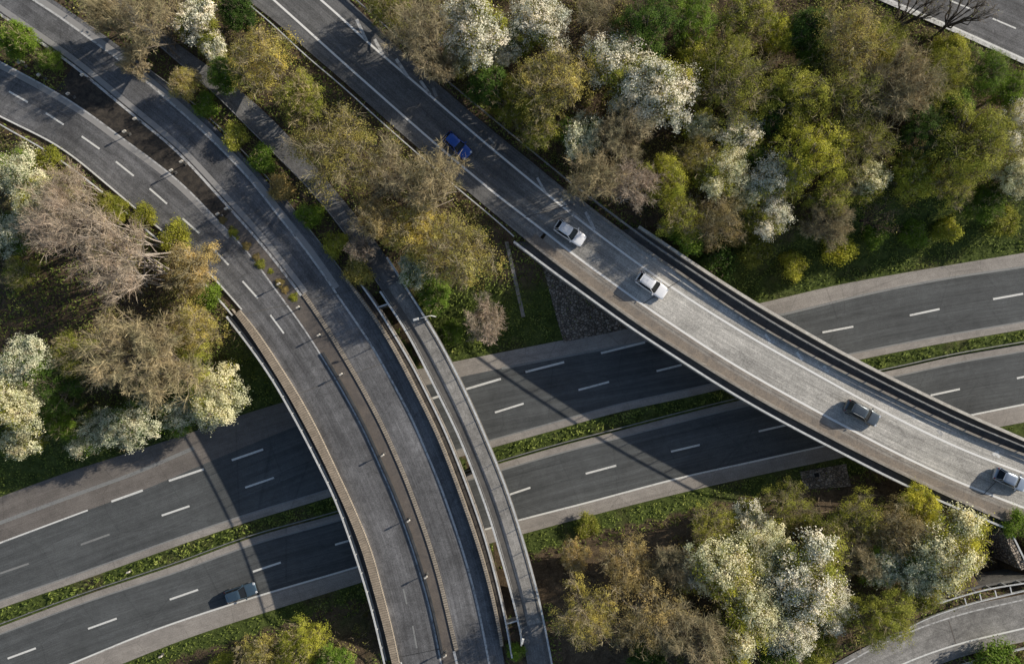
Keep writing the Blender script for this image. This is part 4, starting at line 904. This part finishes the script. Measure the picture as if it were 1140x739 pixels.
T = [
 (120, 18, 62, 'bare', 'brown twiggy tree hanging over the top of the curved road, nearest the upper left', G1),
 (168, 22, 84, 'fanb', 'large brown twiggy tree covering the start of the footpath', G1),
 (150, 68, 40, 'bare', 'small brown twiggy tree on the strip below the large footpath tree', G1),
 (220, 22, 52, 'white', 'white blossom tree at the top edge right of the footpath', G1),
 (236, 52, 34, 'white', 'small white blossom tree just below the larger one at the top edge', G1),
 (262, 10, 44, 'dark', 'dark green tree at the top edge beside the slip road guard rail', G1),
 (291, 66, 90, 'ochre', 'round ochre budding tree between footpath and slip road near the top', G1),
 (250, 80, 44, 'green', 'small green tree tucked at the lower left of the round ochre tree', G1),
 (334, 108, 60, 'oliveb', 'olive brown tree between the two round ochre trees', G1),
 (376, 168, 106, 'ochre', 'biggest round ochre tree, leaning over the middle of the footpath', G1),
 (435, 195, 70, 'fanb', 'brown budding tree right of the biggest round ochre tree', G1),
 (418, 245, 66, 'brownbud', 'brown budding tree over the lower footpath just above the path bridge', G1),
 (480, 205, 84, 'fanb', 'bare brown tree reaching over the slip road beside the blue car', G1),
 (462, 255, 64, 'ochre', 'ochre tree in the middle of the clump above the path bridge', G1),
 (512, 283, 104, 'ochre', 'large olive gold tree at the lower right of the clump, above the shaded bank', G1),
 (463, 298, 44, 'grey', 'pale grey green bush pressed against the right railing of the path bridge', G1),
 (485, 330, 44, 'green', 'bright green tree on the bank right of the path bridge lamp', G1),
 (500, 372, 34, 'green', 'low green bush at the foot of the bank beside the path bridge', G1),
 (541, 358, 58, 'pink', 'pinkish bare tree on the bank just above the motorway', G1),
 (402, 278, 34, 'pink', 'small pinkish bare tree at the left of the footpath above the bridge', G1),
 # strip between curved road and path
 (205, 92, 40, 'ochre', 'small ochre tree between curved road and footpath, uppermost', G1),
 # median island
 (18, 42, 46, 'green', 'green bush on the grass island in the upper left corner', G5),
 (52, 66, 30, 'green', 'smaller green bush on the grass island left of the dark tarmac', G5),
 # wood above the viaduct
 (466, 40, 78, 'fanb', 'brown twiggy tree close to the slip road near the top edge', G2),
 (432, 8, 50, 'oliveb', 'olive tree cut by the top edge right of the slip road', G2),
 (492, 78, 44, 'fanb', 'small brown twiggy tree beside the slip road below the larger one', G2),
 (528, 26, 78, 'white', 'broad white blossom tree at the top edge, first from the slip road', G2),
 (512, 62, 38, 'cream', 'small cream blossom tree below the broad white one at the top', G2),
 (560, 58, 36, 'white', 'small bright white blossom tree above the olive trees', G2),
 (602, 26, 66, 'white', 'white blossom tree at the top edge, second from the slip road', G2),
 (576, 42, 40, 'green', 'green tree squeezed between the two white blossom trees at the top', G2),
 (545, 95, 50, 'dark', 'dark green tree near the slip road below the blossom', G2),
 (572, 112, 56, 'yellow', 'yellow green tree at the left side of the big ochre crown', G2),
 (617, 92, 96, 'ochre', 'big ochre olive tree below the second white blossom tree', G2),
 (600, 145, 50, 'oliveb', 'olive tree by the slip road guard rail below the big ochre crown', G2),
 (660, 14, 56, 'fanb', 'bare brown tree at the top edge right of the white blossom', G2),
 (690, 72, 78, 'white', 'bright white blossom tree in the upper middle of the wood', G2),
 (735, 98, 88, 'white', 'widest white blossom crown in the middle of the wood', G2),
 (708, 118, 56, 'white', 'white blossom tree hanging below the widest white crown', G2),
 (646, 152, 50, 'grey', 'grey white blossom tree close to the slip road guard rail', G2),
 (692, 152, 66, 'fanb', 'bare brown tree under the widest white blossom crown', G2),
 (660, 200, 70, 'fanb', 'bare brown tree by the slip road, above the two white cars', G2),
 (704, 205, 66, 'pink', 'pinkish brown bare tree left of the yellow tree', G2),
 (742, 200, 56, 'yellow', 'yellow tree standing between bare trees above the start of the viaduct', G2),
 (722, 25, 76, 'dark', 'dark green tree at the top edge in the middle of the wood', G2),
 (772, 18, 62, 'green', 'green tree at the top edge right of the dark one', G2),
 (776, 62, 50, 'olive', 'olive tree right of the white blossom near the top', G2),
 (806, 58, 64, 'olive', 'olive tree between green tops near the top edge', G2),
 (818, 95, 84, 'oliveb', 'olive brown tree left of the dark hollow in the wood', G2),
 (836, 18, 60, 'oliveb', 'olive tree at the top edge above the bare brown one', G2),
 (868, 36, 44, 'yellow', 'light green tree near the top edge left of the dark ivy green crown', G2),
 (902, 30, 50, 'dark', 'rich dark green crown near the top edge', G2),
 (905, 62, 40, 'green', 'green tree directly below the rich dark green crown', G2),
 (948, 42, 92, 'ochre', 'tall ochre tree at the top edge left of the corner road', G2),
 (988, 52, 60, 'olive', 'olive tree between tall ochre tree and corner road', G2),
 (828, 150, 50, 'white', 'small white blossom tree above the pair of blossom crowns', G2),
 (782, 140, 40, 'cream', 'cream blossom tree right of the widest white crown', G2),
 (776, 172, 46, 'ochre', 'ochre tree between the white blossom crowns', G2),
 (806, 192, 62, 'cream', 'cream blossom crown, left one of the pair in the middle right', G2),
 (868, 198, 62, 'white', 'white blossom crown, right one of the pair in the middle right', G2),
 (858, 240, 56, 'white', 'white blossom tree at the lower edge of the wood above the viaduct', G2),
 (834, 215, 44, 'cream', 'small cream blossom tree between the pair of crowns', G2),
 (800, 246, 64, 'brownbud', 'brown budding tree at the lower edge of the wood left of white blossom', G2),
 (760, 240, 50, 'oliveb', 'olive brown tree at the lower edge of the wood beside the viaduct parapet', G2),
 (838, 172, 40, 'green', 'small green tree in the gap between blossom crowns', G2),
 (888, 108, 76, 'olive', 'dark olive tree in the middle of the hollow', G2),
 (862, 130, 50, 'dark', 'dark green tree at the left of the hollow', G2),
 (908, 170, 84, 'yellow', 'large yellow green tree right of the blossom pair', G2),
 (950, 105, 82, 'oliveb', 'olive brown tree below the tall ochre tree at the top', G2),
 (1002, 92, 88, 'bare', 'wide bare brown tree in the upper right of the wood', G2),
 (955, 155, 76, 'oliveb', 'olive brown tree in the middle right of the wood', G2),
 (968, 200, 46, 'cream', 'pale green tree beside the big yellow green one', G2),
 (930, 215, 50, 'oliveb', 'olive tree below the big yellow green one', G2),
 (1018, 195, 52, 'yellow', 'bright yellow green tree at the edge of the dark gap', G2),
 (1052, 88, 62, 'olive', 'olive tree below the corner road', G2),
 (1060, 60, 44, 'yellow', 'light green tree touching the verge of the corner road', G2),
 (1098, 80, 56, 'green', 'green tree below the corner road near the right edge', G2),
 (1030, 145, 60, 'dark', 'dark green tree in the gap at right of the bare crown', G2),
 (1085, 160, 88, 'olive', 'large green tree near the right edge of the wood', G2),
 (1062, 115, 50, 'green', 'green tree between the large green one and the corner road', G2),
 (1133, 140, 52, 'white', 'white blossom tree cut by the right edge, upper one', G2),
 (1134, 192, 54, 'cream', 'cream blossom tree cut by the right edge, lower one', G2),
 (1128, 100, 40, 'green', 'green tree at the right edge above the blossom', G2),
 (1060, 205, 50, 'oliveb', 'olive tree at the lower right of the wood', G2),
 (1100, 225, 46, 'green', 'green tree at the lower right of the wood near the edge', G2),
 (1012, 22, 84, 'darkbare', 'dark bare tree leaning across the edge line of the corner road', G2),
 (1068, 22, 80, 'darkbare', 'thin dark bare tree leaning over the corner road, right one of two', G2),
 (920, 250, 62, 'bare', 'brown bramble like thicket tree above the motorway verge, left one', G2),
 (978, 240, 60, 'darkbare', 'dark bramble like thicket tree above the motorway verge, right one', G2),
 # left wood
 (12, 190, 62, 'grey', 'grey green blossom tree at the left edge, uppermost', G3),
 (42, 225, 64, 'cream', 'cream green tree beside the uppermost grey blossom tree at left', G3),
 (8, 262, 48, 'grey', 'grey blossom tree cut by the left edge above the clearing', G3),
 (78, 214, 66, 'pink', 'pinkish bare tree nearest the guard rail of the curved road', G3),
 (84, 252, 100, 'pink', 'large pinkish bare tree with pale limbs above the grass clearing', G3),
 (150, 292, 106, 'pink', 'large pinkish bare tree with pale limbs right of the grass clearing', G3),
 (120, 232, 40, 'yellow', 'small yellow green tree near the guard rail at left', G3),
 (212, 300, 60, 'brownbud', 'brown budding tree close to the guard rail above the bridge end', G3),
 (162, 402, 136, 'bare', 'widest bare ochre brown crown in the left wood', G3),
 (216, 362, 70, 'ochre', 'golden ochre tree close to the bridge end', G3),
 (205, 410, 60, 'oliveb', 'olive tree between the golden ochre tree and the cream blossom', G3),
 (238, 442, 76, 'cream', 'cream blossom tree beside the shaded end of the curved bridge', G3),
 (200, 462, 50, 'grey', 'grey blossom tree left of the cream one near the bridge', G3),
 (140, 472, 72, 'grey', 'grey green blossom tree above the motorway shoulder, middle of three', G3),
 (98, 484, 58, 'grey', 'grey green blossom tree above the motorway shoulder, left of three', G3),
 (30, 402, 66, 'grey', 'grey cream blossom tree at the left edge below the clearing', G3),
 (14, 448, 76, 'cream', 'large cream blossom tree at the left edge', G3),
 (22, 490, 50, 'cream', 'small cream blossom tree at the left edge just above the motorway', G3),
 (76, 396, 52, 'oliveb', 'olive tree below the grass clearing', G3),
 (62, 432, 60, 'dark', 'dark tree between the cream blossom and the bare crown', G3),
 (64, 470, 44, 'green', 'green tree between the blossom trees above the motorway', G3),
 (20, 305, 40, 'oliveb', 'small olive tree at the left end of the clearing', G3),
 # lower left
 (335, 722, 62, 'yellow', 'bright yellow green tree at the bottom edge left of the curved bridge', G4),
 (287, 733, 52, 'ochre', 'ochre green tree at the bottom edge, left of the bright one', G4),
 (372, 738, 44, 'green', 'green tree at the bottom edge nearest the curved bridge', G4),
 # lower wood
 (655, 686, 78, 'ochre', 'golden ochre tree standing alone nearest the path bridge', G4),
 (700, 632, 76, 'brownbud', 'brown budding tree above the golden ochre one', G4),
 (722, 690, 84, 'brownbud', 'brown budding tree right of the golden ochre one', G4),
 (748, 628, 66, 'bare', 'bare brown tree left of the big cream blossom', G4),
 (792, 590, 68, 'oliveb', 'olive brown tree at the top of the lower wood', G4),
 (836, 582, 50, 'white', 'narrow white blossom at the top left of the blossom group', G4),
 (876, 568, 70, 'oliveb', 'olive brown tree below the rubble stone pad', G4),
 (812, 640, 84, 'cream', 'big cream blossom tree, left one of the blossom group', G4),
 (852, 618, 70, 'cream', 'cream blossom tree in the middle of the blossom group', G4),
 (776, 640, 46, 'white', 'small white blossom tree at the left of the blossom group', G4),
 (838, 690, 84, 'cream', 'cream green blossom tree at the bottom of the blossom group', G4),
 (905, 640, 96, 'white', 'largest white blossom crown, right one of the blossom group', G4),
 (928, 678, 60, 'white', 'white blossom tree at the lower right of the blossom group', G4),
 (880, 702, 66, 'white', 'white blossom tree at the bottom right of the blossom group', G4),
 (775, 708, 84, 'bare', 'grey brown bare tree at the bottom edge left of the blossom', G4),
 (815, 733, 50, 'yellow', 'yellow green tree at the bottom edge beneath the blossom', G4),
 (725, 738, 50, 'dark', 'dark green tree at the bottom edge of the lower wood', G4),
 (868, 733, 50, 'green', 'green tree at the bottom edge right of the yellow one', G4),
 (912, 722, 46, 'olive', 'low olive tree at the bottom edge beside the side road', G4),
 (985, 690, 78, 'olive', 'round olive green tree overhanging the curved side road', G4),
 (958, 580, 76, 'oliveb', 'olive brown tree below the middle of the viaduct', G4),
 (1002, 590, 76, 'brownbud', 'brown budding tree tight against the viaduct', G4),
 (925, 598, 56, 'oliveb', 'olive brown tree between blossom group and viaduct', G4),
 (960, 622, 50, 'bare', 'bare brown tree between the two blossom groups', G4),
 (1028, 565, 50, 'yellow', 'yellow green tree tucked under the viaduct rail', G4),
 (1064, 610, 92, 'cream', 'large cream green blossom tree beside the end of the viaduct', G4),
 (1025, 634, 66, 'grey', 'grey white blossom tree left of the large cream green one', G4),
 (985, 628, 54, 'grey', 'grey blossom tree at the left of the group by the viaduct end', G4),
 (1030, 662, 46, 'olive', 'low olive tree above the side road railing', G4),
 (640, 620, 40, 'brownbud', 'small brown tree near the railing of the path bridge', G4),
]
for (px, py, d, sty, lab, g) in T:
    tl = {'dark bare tree leaning across the edge line of the corner road': 45, 'thin dark bare tree leaning over the corner road, right one of two': 40}.get(lab, 0)
    if sty == 'pink' and d > 90: tl = 172
    tree(px, py, d*(1.1 if g == G2 else 1.04), sty, lab, 1.0, g, tilt=tl)
SH = [
 (291, 178, 32, 'green', 'bright green bush on the strip between curved road and footpath'), (262, 150, 30, 'oliveb', 'olive bush on the strip between curved road and footpath, above the bright green one'),
 (312, 210, 30, 'brownbud', 'brown bush on the strip between curved road and footpath, below the bright green one'), (346, 240, 30, 'green', 'green bush on the strip near the middle of the footpath'),
 (372, 272, 30, 'olive', 'olive bush on the strip nearer the bridges'), (398, 302, 34, 'ochre', 'ochre bush at the lower end of the strip beside the bridge ends'),
 (228, 118, 30, 'green', 'green bush near the top of the strip between curved road and footpath'),
 (884, 294, 34, 'yellow', 'bright green bush on the verge nearest the viaduct parapet'), (934, 277, 44, 'yellow', 'largest bright green bush on the verge above the motorway'),
 (974, 262, 30, 'green', 'green bush on the verge right of the largest bright one'), (1018, 262, 34, 'green', 'round green bush in the middle of the right verge'),
 (1054, 255, 34, 'yellow', 'bright bush on the right verge, second from the right edge'), (1120, 247, 40, 'olive', 'olive bush on the verge at the right edge'),
 (800, 292, 48, 'dark', 'dark green bush against the viaduct parapet'), (842, 276, 42, 'oliveb', 'olive brown bush at the lower edge of the wood by the verge'),
 (765, 262, 40, 'green', 'green bush behind the start of the viaduct parapet'),
 (196, 262, 34, 'yellow', 'yellow green bush beside the guard rail at left, above the golden tree'), (160, 240, 30, 'yellow', 'yellow green bush beside the guard rail at left, higher up'),
 (232, 330, 30, 'green', 'green bush beside the guard rail just above the bridge end'), (50, 180, 36, 'cream', 'cream green bush beside the guard rail in the upper left'),
 (1112, 737, 50, 'green', 'green bush at the bottom edge below the side road'), (1134, 584, 30, 'green', 'green bush on the bank behind the wing wall'),
 (1128, 566+40, 24, 'olive', 'small olive bush behind the wing wall'),
 (440, 720, 10, 'green', 'tiny weed tuft beside the median at the lower bridge end'),
 (575, 725, 22, 'green', 'green weeds on the wedge between the two lower bridge ends'),
 (250, 738, 30, 'olive', 'olive bush at the bottom edge below the motorway verge'),
 (655, 585, 30, 'oliveb', 'olive bush on the bank below the motorway by the path bridge'),
]
for (px, py, d, sty, lab) in SH:
    if 'tiny' in lab: continue
    tree(px, py, d, sty, lab, 1.0, G5, shrub=True)
# low plants in the planted median: shrubs sharing the strip
for i in range(11):
    t = i/10; px, py = lerp(248, 336, t)+[0, 2, -2][i % 3], lerp(246, 341, t)+[0, -1, 2][(i+1) % 3]
    tree(px, py, [10, 12, 8, 11][i % 4], ['brownbud', 'oliveb', 'olive', 'brownbud'][i % 4], 'low ochre and brown weedy plant in the narrow planted strip of the curved road', .8, 'low plants along the planted median strip', shrub=True, name='low_plant', cat='plant')

# ---- ground cover
def roadmask(x, y, which):
    m = np.zeros(x.shape, bool)
    for p in which: m |= poly_mask(p, x, y)
    return m
def scatter(n, x0, x1, y0, y1, rng): return rng.uniform(x0, x1, n), rng.uniform(y0, y1, n)
rng = np.random.default_rng(5)
gx, gy = scatter(330000, -78, 78, -52, 52, rng)
dn = gy-dist_to(cNT, gx, gy); ds = dist_to(cSO, gx, gy)-gy
med = (gy < dist_to(cNG, gx, gy)-.15) & (gy > dist_to(cSG, gx, gy)+.7)
Pbr = [list(setz(cRAL, 0)[:, :2])+list(setz(cRAR, 0)[::-1][:, :2])]
vb = roadmask(gx, gy, [band(offset(cA1L, -3.6), offset(cA1L, -.35)), band(offset(cAE, .2), offset(cAE, 2)), band(offset(cBEL, -3.2), offset(cBEL, -.1)), band(offset(cBER, .2), offset(cBER, 2.6)), band(offset(DL, -.6), offset(DL, -4.5)), band(cEL, offset(cEL, -4)), band(offset(cEU, .1), offset(cEU, 1.5)), band(offset(cCR, .1), offset(cCR, 1.5))])
vb &= (dn > 12) | (ds > 8)
verge = vb | ((dn > .25) & (dn < 13)) | ((ds > .25) & (ds < 3.6))
onr = roadmask(gx, gy, [P_A1, P_A2, P_B, P_C, P_D, P_E])
pit = roadmask(gx, gy, [[tuple(at(x, y, 2)[:2]) for x, y in ((600, 290), (760, 325), (745, 357), (629, 381))], [tuple(at(x, y, 2)[:2]) for x, y in ((897, 528), (950, 519), (948, 541), (899, 546))]])
strip = roadmask(gx, gy, [list(offset(cAE, -.5)[:, :2])+list(offset(cCL, .3)[::-1][:, :2])]) & (gy > 5)
isl = roadmask(gx, gy, [P_A]) & ~onr & (gx < at(74, 0, UP)[0])
clr = roadmask(gx, gy, [[tuple(at(x, y, 6)[:2]) for x, y in ((-20, 290), (60, 262), (128, 325), (100, 375), (0, 400))]])
mid = roadmask(gx, gy, [list(setz(cRAR, 0)[:, :2])+list(cCL[::-1][:, :2])]) & (dn < 9)
keep = (verge | med | strip | isl | clr) & ~onr & ~(pit & (rng.random(len(gx)) < .88)) & ~(mid & (rng.random(len(gx)) < .8))
n_ = np.sin(gx*.55)*np.sin(gy*.7+gx*.2)+.6*np.sin(gx*1.7+gy*1.1)+.5*np.sin(gy*2.3-gx)
keep &= rng.random(len(gx)) < .62+.22*n_
gx, gy = gx[keep], gy[keep]; n_ = n_[keep]; md = med[keep]
gz = np.where(isl[keep] | strip[keep], 6.28, height(gx, gy)); sz = rng.uniform(.09, .22, len(gx))*np.where(md, 1.25, 1)
C = np.stack([gx, gy, gz+rng.uniform(.03, .3, len(gx))*np.where(md, 1.8, 1)], 1)
me = np_mesh('grass', [quads(C, rng.normal(size=C.shape)*.75+np.array([0, 0, .8]), sz, 2.2, rng)], M['grassleaf'], [.38+.16*n_+rng.uniform(-.25, .25, len(gx))])
tag(link(bpy.data.objects.new('grass', me)), 'rough green grass and weeds on the verges, banks and medians', 'grass', kind='stuff')
# undergrowth: clumps of small leaves and stems over the wood floor
cx_, cy_ = scatter(9000, -80, 80, -54, 54, rng)
dn = cy_-dist_to(cNT, cx_, cy_); ds = dist_to(cSO, cx_, cy_)-cy_
ok = ((dn > 9) | (ds > 2.6)) & ~roadmask(cx_, cy_, [P_A, P_B, P_C, P_D, P_E])
for ang in range(8):
    ox, oy = 1.3*math.cos(ang*.785), 1.3*math.sin(ang*.785); ok &= ~roadmask(cx_+ox, cy_+oy, [P_A, P_B, P_C, P_D, P_E])
ok &= ~roadmask(cx_, cy_, [[tuple(at(x, y, 6)[:2]) for x, y in ((-20, 290), (60, 262), (128, 325), (100, 375), (0, 400))]])
ok &= ~((dn < 15) & (cx_ > -18) & (cx_ < 20)) & ~roadmask(cx_, cy_, [[tuple(at(x, y, 4)[:2]) for x, y in ((1070, 590), (1125, 590), (1130, 650), (1070, 655))]])
lowS = (ds > 0) & (ds < 5); ok &= ~(lowS & (rng.random(len(cx_)) < .5)) & ~roadmask(cx_, cy_, [[tuple(at(x, y, 2)[:2]) for x, y in ((885, 520), (955, 510), (955, 548), (885, 552))]])
cx_, cy_ = cx_[ok], cy_[ok]; nC = len(cx_); per = 56
hh = height(cx_, cy_); rr = np.where((dist_to(cSO, cx_, cy_)-cy_ > 6) | (cy_-dist_to(cNT, cx_, cy_) > 15), rng.uniform(.6, 1.7, nC), rng.uniform(.4, .9, nC)); tt = rng.uniform(.1, .75, nC)
P = np.repeat(np.stack([cx_, cy_, hh], 1), per, 0); dv = rng.normal(size=P.shape); dv /= np.linalg.norm(dv, axis=1)[:, None]; dv[:, 2] = abs(dv[:, 2])
R_ = np.repeat(rr, per)[:, None]*rng.uniform(.5, 1.1, (len(P), 1)); P = P+dv*R_*np.array([1, 1, .9])
me = np_mesh('undergrowth', [quads(P, dv+rng.normal(size=P.shape)*.6+np.array([0, 0, .3]), rng.uniform(.09, .2, len(P)), 1.5, rng)], M['brush'], [np.repeat(tt, per)+rng.uniform(-.2, .2, len(P))])
o = link(bpy.data.objects.new('undergrowth', me)); tag(o, 'low brown and green undergrowth covering the wood floor', 'undergrowth', kind='stuff')
sel = rng.random(nC) < .6; S0 = np.repeat(np.stack([cx_, cy_, hh], 1)[sel], 14, 0); S0 = S0+rng.normal(size=S0.shape)*np.array([.6, .6, .15]); dd = rng.normal(size=S0.shape); dd[:, 2] = abs(dd[:, 2])*.8
S1 = S0+dd/np.linalg.norm(dd, axis=1)[:, None]*rng.uniform(.5, 1.6, (len(S0), 1))
S0[:, 2] += .3; S1[:, 2] += .5
me = np_mesh('brambles', [strips(S0, S1, .035, rng)], M['brushtwig'], [rng.uniform(0, 1, len(S0))])
tag(link(bpy.data.objects.new('brambles', me)), 'tangle of dry bramble stems over the wood floor', 'brambles', kind='stuff')

# ------------------------------------------------------------------ light, sky, camera
SUN_EL = math.radians(23.5); sd = Vector((.90, .44, 0)).normalized()*math.cos(SUN_EL); sd.z = math.sin(SUN_EL)
w = bpy.data.worlds.new('World'); S.world = w; w.use_nodes = True
sky = w.node_tree.nodes.new('ShaderNodeTexSky'); sky.sky_type = 'NISHITA'; sky.sun_disc = False
sky.sun_elevation = SUN_EL; sky.sun_rotation = math.atan2(sd.x, sd.y)
w.node_tree.links.new(sky.outputs[0], w.node_tree.nodes['Background'].inputs['Color']); w.node_tree.nodes['Background'].inputs['Strength'].default_value = .1
L = bpy.data.lights.new('sun', 'SUN'); L.energy = 5.0; L.angle = math.radians(.5); L.color = (1, .92, .79)
lo = bpy.data.objects.new('sun', L); lo.rotation_euler = sd.to_track_quat('Z', 'Y').to_euler(); lo.location = (0, 0, 60); COL.objects.link(lo)
cam = bpy.data.cameras.new('camera'); co = bpy.data.objects.new('camera', cam); co.location = (0, 0, CAMH); co.rotation_euler = (0, 0, 0)
cam.sensor_width = 36; cam.lens = 36*F/1140; cam.clip_end = 5000; COL.objects.link(co); S.camera = co
S.view_settings.view_transform = 'Standard'; S.view_settings.look = 'None'; S.view_settings.exposure = 0
S.render.engine = 'CYCLES'
